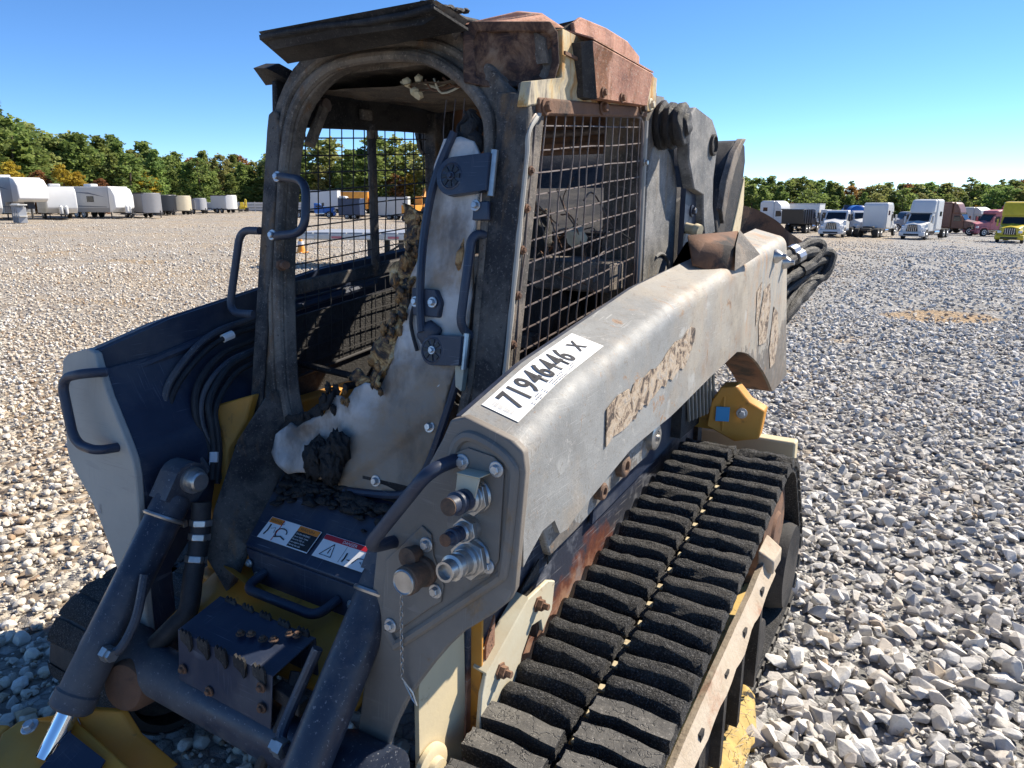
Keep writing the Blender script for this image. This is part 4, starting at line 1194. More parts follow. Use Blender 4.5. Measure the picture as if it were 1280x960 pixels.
# pale seal remnants along the screen edge
pts = smooth_path([(.462, 1.47, 1.24), (.462, 1.52, 1.5), (.462, 1.575, 1.78), (.462, 1.59, 1.86), (.462, 1.64, 1.905)], 8)
part(MB().tube(pts, [.0075 + .003 * noise.noise(p * 20) for p in pts], 7), 'window_seal', 'plate_far')
for z in (1.35, 1.47, 1.58, 1.68, 1.77):
    bolt((.462, FY(z) + .015, z), (1, 0, 0), .007, NS, 'rust')
pts = [(.462, 2.352, 1.34), (.462, 2.356, 1.6), (.462, 2.362, 1.95)]
part(MB().tube(pts, .009, 8), 'window_seal', 'plate_far')
bolt((.464, 2.36, 1.82), (1, 0, 0), .009, NS, 'steel')
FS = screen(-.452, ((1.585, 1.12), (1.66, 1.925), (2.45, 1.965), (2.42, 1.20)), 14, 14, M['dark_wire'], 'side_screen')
part(MB().plate([(-.44, 1.62, 1.93), (-.44, 1.63, 2.05), (-.44, 2.46, 2.07), (-.44, 2.47, 1.955)], (-.02, 0, 0)), 'window_header', 'char', bevel=.005)
part(MB().tube([(-.443, 2.05, 1.96), (-.443, 2.045, 1.7), (-.443, 2.04, 1.45)], .016, 8), 'window_divider', 'char_pillar')
part(MB().box((-.438, 2.05, 1.925), (.02, .04, .03)), 'latch_keeper', 'sooty_tan', bevel=.003)
part(MB().plate([(-.44, 1.60, 1.395), (-.44, 1.605, 1.44), (-.44, 2.42, 1.497), (-.44, 2.42, 1.455)], (-.016, 0, 0)), 'window_rail', 'char_pillar', bevel=.005)
# dark far-side cab wall below the rail
part(MB().plate([(-.462, 1.55, 1.0), (-.462, 1.60, 1.32), (-.462, 2.45, 1.40), (-.462, 2.45, 1.0)], (-.01, 0, 0)), 'cab_wall', 'crust_black')
# grab loops on the far post
h1 = handle([onc(-.37, 1.757, .03), onc(-.345, 1.757, .05), onc(-.235, 1.745, .05), onc(-.225, 1.60, .05), onc(-.34, 1.588, .05), onc(-.375, 1.588, .03)], .0125, FR, rad=.05)
bolt(onc(-.355, 1.757, .05), FN, .01, FR); bolt(onc(-.358, 1.59, .05), FN, .01, FR)
handle([onc(-.45, 1.605, .02), onc(-.54, 1.605, .02), onc(-.565, 1.35, .02), onc(-.45, 1.355, .02)], .012, FR, rad=.05)
part(MB().lathe(onc(-.355, 1.508, .01), (1, -.6, .1), [(0, .018), (.02, .016), (.022, .011), (.06, .010), (.062, .013), (.07, .012)], 10), 'seized_stud', 'rust', FR)

# ---- rear wall of the cab with its window bars
RW = part(MB().plate([(-.45, 2.46, 1.0), (-.45, 2.46, 1.57), (.45, 2.46, 1.57), (.45, 2.46, 1.0)], (0, .02, 0)), 'rear_wall', 'char')
part(MB().plate([(-.45, 2.46, 1.86), (-.45, 2.46, 2.05), (.45, 2.46, 2.05), (.45, 2.46, 1.86)], (0, .02, 0)), 'rear_header', 'rust', RW)
part(MB().bb(-.45, .45, 2.44, 2.457, 1.875, 1.90), 'rear_bar', 'rust', RW, bevel=.004)
part(MB().bb(.30, .40, 2.40, 2.455, 1.1, 2.03), 'rear_pillar', 'sooty_tan', RW, bevel=.006)
part(MB().bb(-.45, -.37, 2.42, 2.457, 1.1, 2.03), 'rear_pillar', 'char', RW, bevel=.006)
part(MB().tube([(-.3, 2.40, 1.92), (.42, 2.42, 1.935)], .012, 8), 'headliner_rod', 'wire', RW)
# floor, seat remains and wreckage
FL = part(MB().bb(-.44, .44, 1.40, 2.45, .92, .955), 'cab_floor', 'char')
sh = MB()
sh.lump((.02, 2.05, 1.06), (.24, .25, .16), 2, 4, .28, 1.4)
sh.lump((.02, 2.26, 1.30), (.22, .09, .24), 5, 4, .3, 1.5)
part(sh, 'burnt_seat', 'crust_black', smooth=180)
for k in range(36):
    r = random.Random(k + 50)
    p = Vector((r.uniform(-.38, .38), r.uniform(1.6, 2.4), r.uniform(.97, 1.10)))
    if k < 20: part(MB().lump(p, (r.uniform(.03, .1), r.uniform(.03, .1), r.uniform(.02, .07)), k, 2, .6, 2.2), 'burnt_debris', 'crust_black', FL)
    else:
        q = p + Vector((r.uniform(-.2, .2), r.uniform(-.2, .2), r.uniform(.0, .18)))
        part(MB().tube(smooth_path([p, p.lerp(q, .5) + Vector((r.uniform(-.08, .08), r.uniform(-.08, .08), .08)), q], 5), r.uniform(.004, .010), 6), 'burnt_wire', 'rust' if k % 3 == 0 else 'char', FL)
part(MB().bb(-.1, .0, 1.72, 1.75, .96, 1.2), 'control_stub', 'rust', FL, bevel=.004)
part(MB().box((.03, 2.18, 1.22), (.26, .06, .045), Matrix.Rotation(.15, 3, 'X')), 'seat_rail', 'sooty_tan', FL, bevel=.004)
mb = MB()
for k, (p, q) in enumerate((((-.43, 1.62, 1.18), (-.05, 1.72, 1.12)), ((-.3, 1.7, 1.1), (.2, 1.85, 1.2)))): mb.tube([p, q], .012, 8)
part(mb, 'lap_bar', 'char', FL)
# engine-bay clutter seen through the near screen
for k in range(40):
    r = random.Random(k + 300)
    p = Vector((r.uniform(.0, .4), r.uniform(2.1, 2.43), r.uniform(1.45, 1.62)))
    q = p + Vector((r.uniform(-.2, .2), r.uniform(-.15, .1), r.uniform(-.12, .22)))
    part(MB().tube(smooth_path([p, p.lerp(q, .5) + Vector((r.uniform(-.06, .06), 0, r.uniform(-.03, .08))), q], 5), r.uniform(.0015, .004), 5), 'burnt_wire', ('rust', 'rust', 'wire', 'char')[k % 4], RW)
part(MB().bb(-.2, .42, 2.2, 2.44, 1.40, 1.5), 'shelf', 'sooty_tan', RW, bevel=.01)
part(MB().lump((.30, 2.2, 1.58), (.035, .035, .035), 3, 2, .3), 'burnt_fitting', 'bracket', RW)
part(MB().lump((.05, 2.3, 1.58), (.10, .06, .10), 8, 3, .3), 'burnt_housing', 'crust_black', RW)
part(MB().plate([(.02, 2.235, 1.585), (.07, 2.235, 1.59), (.07, 2.238, 1.62), (.02, 2.238, 1.615)], (0, .002, 0)), 'pale_label', 'silver_sticker', RW)
# hanging rods inside the cab
part(MB().tube([(-.42, 1.80, 1.985), (-.425, 1.735, 1.87)], .018, 8), 'hanger_bar', 'sooty_tan')
part(MB().lathe((-.42, 1.805, 1.995), (1, 0, 0), [(-.01, .022), (.012, .022)], 8), 'hanger_bracket', 'wire')
part(MB().box((-.42, 2.0, 1.985), (.02, .05, .035)), 'hanger_bracket', 'sooty_tan', bevel=.004)

# ---- melted door, hinges, wiper arm
DO = .012
sheet = [(.225, 1.845), (.27, 1.85), (.31, 1.838), (.335, 1.80), (.344, 1.70), (.345, 1.55), (.343, 1.40), (.325, 1.28), (.30, 1.17), (.268, 1.064), (.24, .995), (.214, .955), (.185, .935), (.10, .917), (.02, .905), (-.03, .905), (-.075, .93), (-.10, .915), (-.15, .925), (-.215, .912), (-.25, .935), (-.285, .96), (-.268, 1.02), (-.235, 1.055), (-.20, 1.05), (-.15, 1.085), (-.11, 1.10), (-.09, 1.155), (-.06, 1.155), (-.045, 1.13), (-.015, 1.185), (.02, 1.205), (.075, 1.2), (.085, 1.24), (.115, 1.30), (.15, 1.40), (.16, 1.45), (.15, 1.5), (.175, 1.56), (.172, 1.60), (.165, 1.63), (.19, 1.70), (.2, 1.78)]
vv, ff = fill_sheet(sheet, .011, .2, 4)
def melt_d(p):
    e = noise.noise(Vector((p.x * 7, p.y * 7, 2))) * .016 + noise.noise(Vector((p.x * 18, p.y * 18, 5))) * .004
    # pressed panel in the lower half
    t = sstep(-.02, .012, (.20 - p.x) * -.62 - (p.y - 1.085) * .78 + .0) if p.x > -.05 else 0
    left = sstep(.0, -.26, p.x)
    return DO + e * (1 - t * .8) - .006 * t + .03 * left * (1 + noise.noise(Vector((p.x * 14, p.y * 14, 9))))
MD = part(MB().add([onc(p.x, p.y, melt_d(p)) for p in vv], [tuple(f) for f in ff]), 'melted_door', 'melt', smooth=180)
so = MD.modifiers.new('thick', 'SOLIDIFY'); so.thickness = .012; so.offset = -1
# pressed lower plate of the door
rg = [(-.05, .915), (-.056, .945), (-.045, .995), (.045, 1.065), (.145, 1.135), (.215, 1.18), (.262, 1.19), (.285, 1.165)]
part(MB().tube(smooth_path([onc(x, z, DO + .004) for x, z in rg], 6), .008, 8), 'pressed_ridge', 'melt', MD)
# dark gasket along the outer edge of the door
gk = [(.348, 1.32), (.325, 1.235), (.297, 1.13), (.268, 1.035), (.238, .975), (.21, .942), (.17, .922), (.08, .908), (-.02, .897)]
part(MB().tube(smooth_path([onc(x, z, .02) for x, z in gk], 5), .011, 8), 'door_gasket', 'black_paint', MD)
for x, z in ((.285, 1.225), (.255, 1.12), (.09, .945)):
    bolt(onc(x, z, DO + .006), FN, .0105, MD)
# char crust on the torn edge
cr = MB(); r = random.Random(11)
edge = [(-.285, .965), (-.268, 1.02), (-.235, 1.055), (-.20, 1.055), (-.15, 1.09), (-.11, 1.11), (-.08, 1.16)]
edge2 = [(-.04, 1.14), (-.01, 1.19), (.03, 1.215), (.075, 1.2), (.085, 1.24), (.11, 1.30), (.13, 1.36), (.145, 1.42), (.15, 1.48), (.165, 1.54), (.16, 1.60), (.17, 1.66)]
def crust(path, n, size, mb, off=0.0):
    P = smooth_path([(x, z, 0) for x, z in path], 8)
    for k in range(n):
        p = P[int(r.random() * (len(P) - 1))]
        s_ = size * r.uniform(.5, 1.3)
        mb.lump(onc(p.x + r.gauss(-.010, .014), p.y + r.gauss(.0, .012), DO + r.gauss(off, .010)), (s_ * 1.1, s_ * .6, s_ * 1.7), k * 1.7, 3, .7, 2.6)
crust(edge, 26, .009, cr, .016)
part(cr, 'char_crust', 'crust_black', MD, smooth=180)
def torn(path, width, name, mat, d0, amp, seed, side=(-1, .35)):
    P = [Vector((x, z)) for x, z in path]; sd = Vector(side).normalized()
    rr = random.Random(seed)
    O = [p + sd * width * rr.uniform(.55, 1.15) for p in P]
    ol = [(q.x, q.y) for q in smooth_path([(p.x, p.y, 0) for p in P], 5)] + [(q.x, q.y) for q in smooth_path([(p.x, p.y, 0) for p in reversed(O)], 5)]
    ol = [(x + rr.uniform(-.004, .004), z + rr.uniform(-.004, .004)) for x, z in ol]
    vv, ff = fill_sheet(ol, .009, .3, seed)
    o = part(MB().add([onc(p.x, p.y, d0 + amp * noise.noise(Vector((p.x * 16, p.y * 11, seed))) + amp * .5 * noise.noise(Vector((p.x * 45, p.y * 38, seed)))) for p in vv], [tuple(f) for f in ff]), name, mat, MD, smooth=180)
    m_ = o.modifiers.new('thick', 'SOLIDIFY'); m_.thickness = .009
    return o
torn([(x + .012, z) for x, z in edge2[1:]], .075, 'torn_lining', 'amber_melt', .018, .032, 3)
torn([(x, z) for x, z in edge2[3:]], .055, 'torn_lining', 'amber_melt', -.012, .04, 9)
torn([(x + .006, z - .01) for x, z in edge], .036, 'torn_lining', 'crust_black', .03, .022, 5, (-.4, 1))
cr2 = MB(); crust(edge2, 46, .009, cr2, .012)
part(cr2, 'char_crust', 'crust', MD, smooth=180)
cr3 = MB(); crust([(-.08, .93), (-.03, .965), (-.05, 1.0), (-.09, .97), (-.12, .93)], 14, .026, cr3, .03)
part(cr3, 'char_crust', 'crust_black', MD, smooth=180)
for k, (x, z, l) in enumerate(((.315, 1.62, .10), (.31, 1.60, .07), (.18, 1.66, .08))):
    part(MB().tube(smooth_path([onc(x, z, .02), onc(x - .006, z - l * .5, .026), onc(x - .012, z - l, .018)], 4), [.004] * 4 + [.009] * 4 + [.004], 7), 'burn_drip', 'crust', MD)
# hinges
def hinge(x0, x1, z, h):
    pts = []
    for i in range(13):
        t = math.pi / 2 + math.pi * i / 12
        pts.append(onc(x0 + .03 + math.cos(t) * h * .55, z + math.sin(t) * h * .55, .03))
    pts += [onc(x1, z - h * .42, .036), onc(x1, z + h * .62, .036)]
    H = part(MB().plate(pts, FN * .022), 'door_hinge', 'black_paint', bevel=.005, seg=3)
    c = onc(x0 + .03, z, .053)
    part(MB().lathe(c, FN, [(0, .034), (.002, .034), (.003, .031), (.001, .029)], 24), 'hinge_disc', 'black_paint', H)
    for k in range(8):
        a = 2 * math.pi * k / 8
        d = Vector((math.cos(a), 0, math.sin(a)))
        d = (d - FN * d.dot(FN)).normalized(); e = FN.cross(d)
        part(MB().plate([c + FN * .0022 + d * .012 + e * .003, c + FN * .0022 + d * .027 + e * .006, c + FN * .0022 + d * .027 - e * .006, c + FN * .0022 + d * .012 - e * .003], FN * .0018), 'disc_pocket', 'sticker_black', H)
    bolt(c + FN * .002, FN, .007, H, 'bare_bolt' if z < 1.5 else 'black_paint')
    part(MB().lathe(onc(x1 + .004, z - h * .55, .04), (0, .2, 1), [(0, .009), (h * 1.3, .009)], 10), 'hinge_pin', 'steel', H)
    return H
hinge(.245, .385, 1.748, .085)
hinge(.237, .355, 1.318, .07)
part(MB().plate([onc(.33, 1.29, .02), onc(.36, 1.285, .02), onc(.365, 1.225, .03), onc(.345, 1.235, .03)], FN * .02), 'hinge_foot', 'bracket', bevel=.003)
part(MB().plate([onc(.335, 1.69, .02), onc(.385, 1.69, .03), onc(.39, 1.645, .03), onc(.335, 1.645, .02)], FN * .012), 'hinge_foot', 'black_paint', bevel=.003)
bolt(onc(.345, 1.68, .035), FN, .009, None, 'bare_bolt')
handle([onc(.375, 1.612, -.01), onc(.352, 1.612, .05), onc(.345, 1.38, .055), onc(.362, 1.352, -.01)], .0115, FR, rad=.04)
# wiper motor and arm on the door
WP = part(MB().tube(smooth_path([onc(.255, 1.86, .03), onc(.215, 1.74, .04), onc(.198, 1.6, .042), (onc(.205, 1.45, .045)), onc(.225, 1.36, .05)], 6), .011, 8), 'wiper_arm', 'black_paint')
part(MB().lump(onc(.235, 1.355, .03), (.035, .022, .035), 6, 3, .25), 'wiper_motor', 'black_paint', WP, smooth=180)
part(MB().plate([onc(.17, 1.47, .02), onc(.25, 1.47, .02), onc(.27, 1.44, .02), onc(.265, 1.40, .02), onc(.18, 1.40, .02)], FN * .02), 'wiper_bracket', 'black_paint', WP, bevel=.005)
bolt(onc(.19, 1.435, .042), FN, .009, WP); bolt(onc(.245, 1.437, .042), FN, .009, WP)
part(MB().tube(smooth_path([onc(.18, 1.44, .03), onc(.175, 1.38, .035), onc(.20, 1.31, .03)], 5), .005, 6), 'wiper_cable', 'rubber_hose', WP)
part(MB().tube(smooth_path([onc(.27, 1.35, .03), onc(.26, 1.31, .04), onc(.23, 1.29, .03)], 5), .005, 6), 'wiper_cable', 'rubber_hose', WP)
# burnt strut and harness at the top of the door
part(MB().tube([onc(.165, 1.76, -.06), onc(.245, 1.855, -.01)], .0135, 8), 'gas_strut', 'rust')
part(MB().tube(smooth_path([onc(.15, 1.765, -.08), onc(.155, 1.735, -.06), onc(.20, 1.70, -.03)], 5), .014, 8), 'strut_boot', 'char')
hm = MB()
r = random.Random(4)
for k in range(10):
    hm.tube(smooth_path([onc(.25 + r.uniform(-.02, .06), 1.93, -.03), onc(.26 + r.uniform(-.04, .05), 1.88, -.02), onc(.25 + r.uniform(-.05, .06), 1.82, .0), onc(.24 + r.uniform(-.06, .05), 1.76, .01)], 5), r.uniform(.003, .009), 6)
part(hm, 'burnt_harness', 'char')
for k, (x, z) in enumerate(((.28, 1.87), (.30, 1.84), (.26, 1.84), (.29, 1.81))):
    part(MB().lump(onc(x, z, .0), (.025, .02, .03), k, 2, .4, 2), 'harness_lump', 'crust_black')
for k in range(3):
    part(MB().tube(smooth_path([onc(.16 + .03 * k, 1.97, -.05), onc(.175 + .03 * k, 1.88, -.03), onc(.20 + .03 * k, 1.80, -.02)], 4), .0014, 4), 'loose_wire', 'wire')

# ---- nose panel with warning stickers
NP0 = [Vector(p) for p in ((-.225, 1.19, .765), (.225, 1.19, .762), (.245, 1.405, .90), (-.30, 1.405, .905))]
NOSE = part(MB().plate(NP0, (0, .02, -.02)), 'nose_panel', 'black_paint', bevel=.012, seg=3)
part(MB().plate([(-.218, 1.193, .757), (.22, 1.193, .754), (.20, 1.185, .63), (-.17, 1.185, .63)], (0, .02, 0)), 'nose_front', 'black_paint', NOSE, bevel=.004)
for x, z in ((-.195, .72), (-.165, .69), (.185, .71), (.20, .68)): bolt((x, 1.184, z), (0, -1, 0), .0075, NOSE)
handle([(-.14, 1.19, .705), (-.14, 1.12, .69), (.125, 1.12, .69), (.135, 1.19, .705)], .013, NOSE, rad=.045)
nx = (NP0[1] - NP0[0]).normalized(); ny_ = (Vector((0, 1.405 - 1.19, .9 - .763))).normalized(); nn = nx.cross(ny_)
def onn(u, v, d=.0): return Vector((u, 1.19, .7635)) + ny_ * v + nn * d
def quad(u0, u1, v0, v1, d, mat, par, name='sticker_panel'):
    return part(MB().plate([onn(u0, v0, d), onn(u1, v0, d), onn(u1, v1, d), onn(u0, v1, d)], nn * .0006), name, mat, par)
W1 = quad(-.195, .0, .035, .105, .0045, 'silver_sticker', NOSE, 'warning_sticker')
quad(-.193, -.143, .087, .1035, .0053, 'sticker_orange', W1); quad(-.080, -.002, .087, .1035, .0053, 'sticker_orange', W1)
quad(-.080, -.002, .038, .0865, .0053, 'sticker_black', W1)
text_mesh('warning_word', 'WARNING', M['ink'], onn(-.19, .0905, .0062), nx, ny_, .0115, W1)
text_mesh('warning_word', 'WARNING', M['ink'], onn(-.072, .0905, .0062), nx, ny_, .0125, W1)
for k, s_ in enumerate(('CRUSH HAZARD can', 'cause death. Lower', 'lift arms fully or', 'use support before', 'leaving the cab.')):
    text_mesh('warning_text', s_, M['silver_sticker'], onn(-.077, .077 - k * .0085, .0062), nx, ny_, .0072, W1)
part(MB().tube([onn(-.125 + .02 * math.cos(t), .066 + .014 * math.sin(t), .006) for t in [i * .52 for i in range(9)]], .0016, 5), 'pictogram', 'ink', W1)
part(MB().tube([onn(-.14, .05, .006), onn(-.12, .056, .006), onn(-.1, .05, .006)], .002, 5), 'pictogram', 'ink', W1)
part(MB().tube([onn(-.178, .082, .006), onn(-.176, .062, .006), onn(-.18, .048, .006)], .0022, 5), 'pictogram', 'ink', W1)
part(MB().tube([onn(-.17, .07, .006), onn(-.155, .076, .006), onn(-.15, .06, .006)], .001, 5), 'pictogram', 'ink_grey', W1)
part(MB().tube([onn(-.1415, .037, .0058), onn(-.1415, .103, .0058)], .001, 4), 'sticker_rule', 'sticker_red', W1)
W2 = quad(.018, .195, .035, .105, .0045, 'silver_sticker', NOSE, 'danger_sticker')
quad(.019, .194, .089, .1035, .0053, 'sticker_red', W2)
text_mesh('danger_word', 'DANGER', M['silver_sticker'], onn(.085, .0915, .0062), nx, ny_, .0125, W2)
part(MB().tube([onn(.038, .045, .006), onn(.078, .045, .006), onn(.066, .082, .006)], .0014, 5, closed=True), 'pictogram', 'ink', W2)
part(MB().tube([onn(.062, .053, .006), onn(.062, .068, .006)], .0012, 5), 'pictogram', 'ink', W2)
part(MB().tube([onn(.108, .04, .0058), onn(.108, .086, .0058)], .0006, 4), 'sticker_rule', 'ink_grey', W2)
part(MB().tube([onn(.12, .07, .006), onn(.121, .055, .006), onn(.119, .044, .006)], .0022, 5), 'pictogram', 'ink', W2)
part(MB().tube([onn(.13, .053, .006), onn(.14, .053, .006)], .0012, 5), 'pictogram', 'ink', W2)
part(MB().tube([onn(.15, .048, .006), onn(.16, .066, .006), onn(.178, .068, .006), onn(.184, .05, .006), onn(.172, .058, .006)], .0012, 5), 'pictogram', 'ink', W2)
# char heap along the top of the nose
ch_ = MB(); r = random.Random(21)
for k in range(110):
    u = r.uniform(-.24, .2); v = .25 - abs(r.gauss(0, .03)) - .02 * (u > .0)
    s_ = r.uniform(.006, .018)
    ch_.lump(onn(u, min(v, .25), .006 + s_ * .3), (s_ * 1.5, s_, s_ * .7), k * 1.3, 2, .8, 3.0)
for k in range(14):
    u = -.20 + r.gauss(0, .03); v = .18 + r.gauss(0, .025)
    ch_.lump(onn(u, v, .008), (.012, .02, .006), k, 1, .5, 2)
part(ch_, 'char_heap', 'crust_black', NOSE, smooth=180)
# side covers either side of the nose, yellow cross member below
part(MB().plate([(-.315, 1.40, 1.15), (-.35, 1.30, 1.02), (-.30, 1.16, .86), (-.30, 1.12, .74), (-.235, 1.13, .64), (-.215, 1.19, .76), (-.285, 1.40, .92), (-.27, 1.43, 1.02)], (0, .03, 0)), 'side_cover', 'char_pillar', bevel=.005)
part(MB().plate([(.24, 1.41, .92), (.235, 1.19, .77), (.23, 1.19, .60), (.40, 1.2, .6), (.42, 1.43, .95)], (0, .03, 0)), 'side_cover', 'black_paint', bevel=.005)
part(MB().bb(-.44, .44, 1.24, 1.28, .50, .72), 'cross_member', 'yellow', bevel=.008)
part(MB().plate([(-.30, 1.17, .70), (-.22, 1.12, .73), (-.10, 1.12, .69), (-.16, 1.18, .665), (-.28, 1.2, .665)], (0, .03, -.02)), 'cross_member_lip', 'yellow', bevel=.004)
part(MB().bb(-.42, .42, 1.16, 1.22, .56, .64), 'cross_member_flange', 'yellow', bevel=.008)
part(MB().plate([(-.475, 1.335, 1.10), (-.40, 1.41, 1.125), (-.40, 1.375, 1.05), (-.40, 1.30, .98), (-.35, 1.24, .81), (-.30, 1.215, .60), (-.40, 1.19, .60), (-.435, 1.22, .78), (-.465, 1.28, .96)], (0, .03, 0)), 'tower_front', 'yellow', bevel=.005)
part(MB().bb(-.46, -.40, 1.42, 1.9, .62, 1.06), 'tower_side', 'yellow', bevel=.006)
vv, ff = fill_sheet([(-.32, 1.00), (.36, 1.00), (.40, 1.22), (-.34, 1.22)], .05, .2, 6)
dk = part(MB().add([Vector((p.x, p.y, .60 + (p.y - 1.0) * .35 + .004 * noise.noise(Vector((p.x * 8, p.y * 8, 0))))) for p in vv], [tuple(f) for f in ff]), 'cross_member_deck', 'yellow', smooth=180)
so = dk.modifiers.new('thick', 'SOLIDIFY'); so.thickness = .012

# ------------------------------------------------------------------ tracks
def hull_path(circles, step):
    pts = []
    for cy, cz, r in circles:
        for k in range(180):
            a = 2 * math.pi * k / 180
            pts.append((cy + r * math.cos(a), cz + r * math.sin(a)))
    pts = sorted(set((round(a, 5), round(b, 5)) for a, b in pts))
    def cross(o, a, b): return (a[0] - o[0]) * (b[1] - o[1]) - (a[1] - o[1]) * (b[0] - o[0])
    lo = []
    for p in pts:
        while len(lo) >= 2 and cross(lo[-2], lo[-1], p) <= 0: lo.pop()
        lo.append(p)
    hi = []
    for p in reversed(pts):
        while len(hi) >= 2 and cross(hi[-2], hi[-1], p) <= 0: hi.pop()
        hi.append(p)
    H = lo[:-1] + hi[:-1]
    P = [Vector(p) for p in H]
    L = [0]
    for i in range(len(P)): L.append(L[-1] + (P[(i + 1) % len(P)] - P[i]).length)
    tot = L[-1]; n = int(tot / step)
    out = []; j = 0
    for k in range(n):
        d = tot * k / n
        while L[j + 1] < d: j += 1
        t = (d - L[j]) / max(L[j + 1] - L[j], 1e-9)
        out.append(P[j % len(P)].lerp(P[(j + 1) % len(P)], t))
    return out
PITCH = .0835
BELT = hull_path([(1.17, .255, .195), (2.655, .475, .265), (2.90, .235, .215)], PITCH / 4)
nb = len(BELT) - len(BELT) % 4
BELT = BELT[:nb]
def belt_frame(i):
    p = BELT[i % nb]; t = (BELT[(i + 1) % nb] - BELT[i - 1]).normalized()
    return p, t, Vector((t.y, -t.x))
def lug_mesh(kind, seed):
    bm = bmesh.new()
    bmesh.ops.create_cube(bm, size=1.0)
    bmesh.ops.subdivide_edges(bm, edges=list(bm.edges), cuts=6 if kind == 'char' else 5, use_grid_fill=True)
    r = random.Random(seed)
    for v in bm.verts:
        x, y, z = v.co          # x across, y along the run, z out of the belt (unit cube)
        w = (x + .5)
        top = z + .5
        if kind == 'char':
            f = 1 - .25 * top * top
            yy = y * .074 * f + .004 * math.sin(w * 5.2 + seed) * top
            zz = top * .036 * (1 - 1.3 * (y * 2) ** 4 * .35)
            xx = x * .200 * (1 - .04 * top)
            q = Vector((xx, yy, zz))
            d = noise.noise(q * 38 + Vector((seed * 5, 0, 0))) * .009 + noise.noise(q * 110 + Vector((0, seed * 3, 0))) * .004
            q += Vector((noise.noise(q * 40) * .003, d * .6, d if top > .3 else 0))
        else:
            yy = y * .060 * (1 - .2 * top) + .004 * math.sin(w * 6.5 + 1.0)
            q = Vector((x * .2, yy, top * .040))
            if top > .6: q += Vector((noise.noise(q * 60 + Vector((seed * 9, 0, 0))) * .005, noise.noise(q * 50 + Vector((0, seed * 9, 0))) * .006, noise.noise(q * 45 + Vector((0, 0, seed * 4))) * .003))
        v.co = q
    me = bpy.data.meshes.new('lug')
    bm.to_mesh(me); bm.free()
    me.materials.append(M['lug_char'] if kind == 'char' else M['lug_worn'])
    if kind == 'worn': me.materials.append(M['lug_char'])
    me.polygons.foreach_set('use_smooth', [True] * len(me.polygons))
    if kind == 'worn':
        me.set_sharp_from_angle(angle=R(40))
        for p in me.polygons:
            if abs(p.normal.z) < .6: p.material_index = 1
    return me
LUGC = [lug_mesh('char', k) for k in range(5)]; LUGW = [lug_mesh('worn', k) for k in range(4)]
def track(s):
    x0, x1 = s * .555, s * .965
    mb = MB(); th = .022
    for i in range(nb):
        p, t, nrm = belt_frame(i)
        for x in (x0, s * .742, s * .782, x1):
            mb.v.append(Vector((x, p.x, p.y)))
        for x in (x0, s * .742, s * .782, x1):
            mb.v.append(Vector((x, p.x - nrm.x * th, p.y - nrm.y * th)))
    for i in range(nb):
        a = i * 8; b = ((i + 1) % nb) * 8
        hole = (i % 4) in (1, 2)
        for j in range(3):
            if j == 1 and hole: continue
            mb.f += [(a + j, a + j + 1, b + j + 1, b + j), (a + 4 + j, b + 4 + j, b + 5 + j, a + 5 + j)]
        mb.f += [(a, b, b + 4, a + 4), (a + 3, a + 7, b + 7, b + 3)]
    T = part(mb, 'rubber_track', 'lug_char' if s > 0 else 'rubber_hose', smooth=40)
    r = random.Random(5)
    for i in range(0, nb, 4):
        for row, xc in ((0, .648), (1, .872)):
            p, t, nrm = belt_frame(i + 2 * row)
            top = nrm.y > .3
            if s < 0 and p.x > 1.7: continue
            front_lim = 1.42 if row else 1.33
            worn = s > 0 and (p.x < front_lim + r.uniform(-.04, .04) or not top)
            me = r.choice(LUGW if worn else LUGC)
            o = link_mesh('lug', me, T)
            yv = Vector((0, t.x, t.y)); zv = Vector((0, nrm.x, nrm.y)); xv = yv.cross(zv)
            mtx = Matrix((xv, yv, zv)).transposed().to_4x4()
            mtx.translation = Vector((s * xc, p.x, p.y))
            o.matrix_local = mtx if s > 0 else mtx @ Matrix.Diagonal((1, 1, .2, 1))
        # pale drive pads showing in the slots
        p, t, nrm = belt_frame(i + 2)
        if s > 0 and nrm.y > .5 and 1.3 < p.x < 2.45:
            c = Vector((.762 + r.uniform(-.004, .004), p.x - nrm.x * .008, p.y - nrm.y * .008))
            yv = Vector((0, t.x, t.y)); zv = Vector((0, nrm.x, nrm.y)); xv = yv.cross(zv)
            part(MB().box(c, (.026 + r.uniform(-.004, .006), .022, .012), Matrix((xv, yv, zv)).transposed()), 'drive_pad', 'cream', T, bevel=.003)
    return T
TN = track(1); TF = track(-1)
# running gear
for s in (1, -1):
    part(MB().lathe((s * .60, 1.17, .255), (s, 0, 0), [(0, .16), (.06, .17), (.13, .15), (.22, .15), (.3, .17), (.36, .16)], 32), 'front_idler', 'char' if s < 0 else 'rust')
    part(MB().lathe((s * .60, 2.655, .475), (s, 0, 0), [(0, .2), (.1, .225), (.28, .225), (.33, .2), (.335, .09), (.345, .08)], 32), 'drive_sprocket', 'rust')
    part(MB().lathe((s * .60, 2.90, .235), (s, 0, 0), [(0, .17), (.06, .185), (.32, .185), (.37, .17)], 32), 'rear_idler', 'char')
    for k in range(4):
        part(MB().lathe((s * .60, 1.42 + k * .33, .14), (s, 0, 0), [(0, .10), (.06, .115), (.3, .115), (.36, .10)], 24), 'road_wheel', 'char')
    part(MB().bb(s * .62, s * .92, 1.1, 2.7, .2, .34), 'track_frame', 'yellow_dirt' if s > 0 else 'char', bevel=.01)
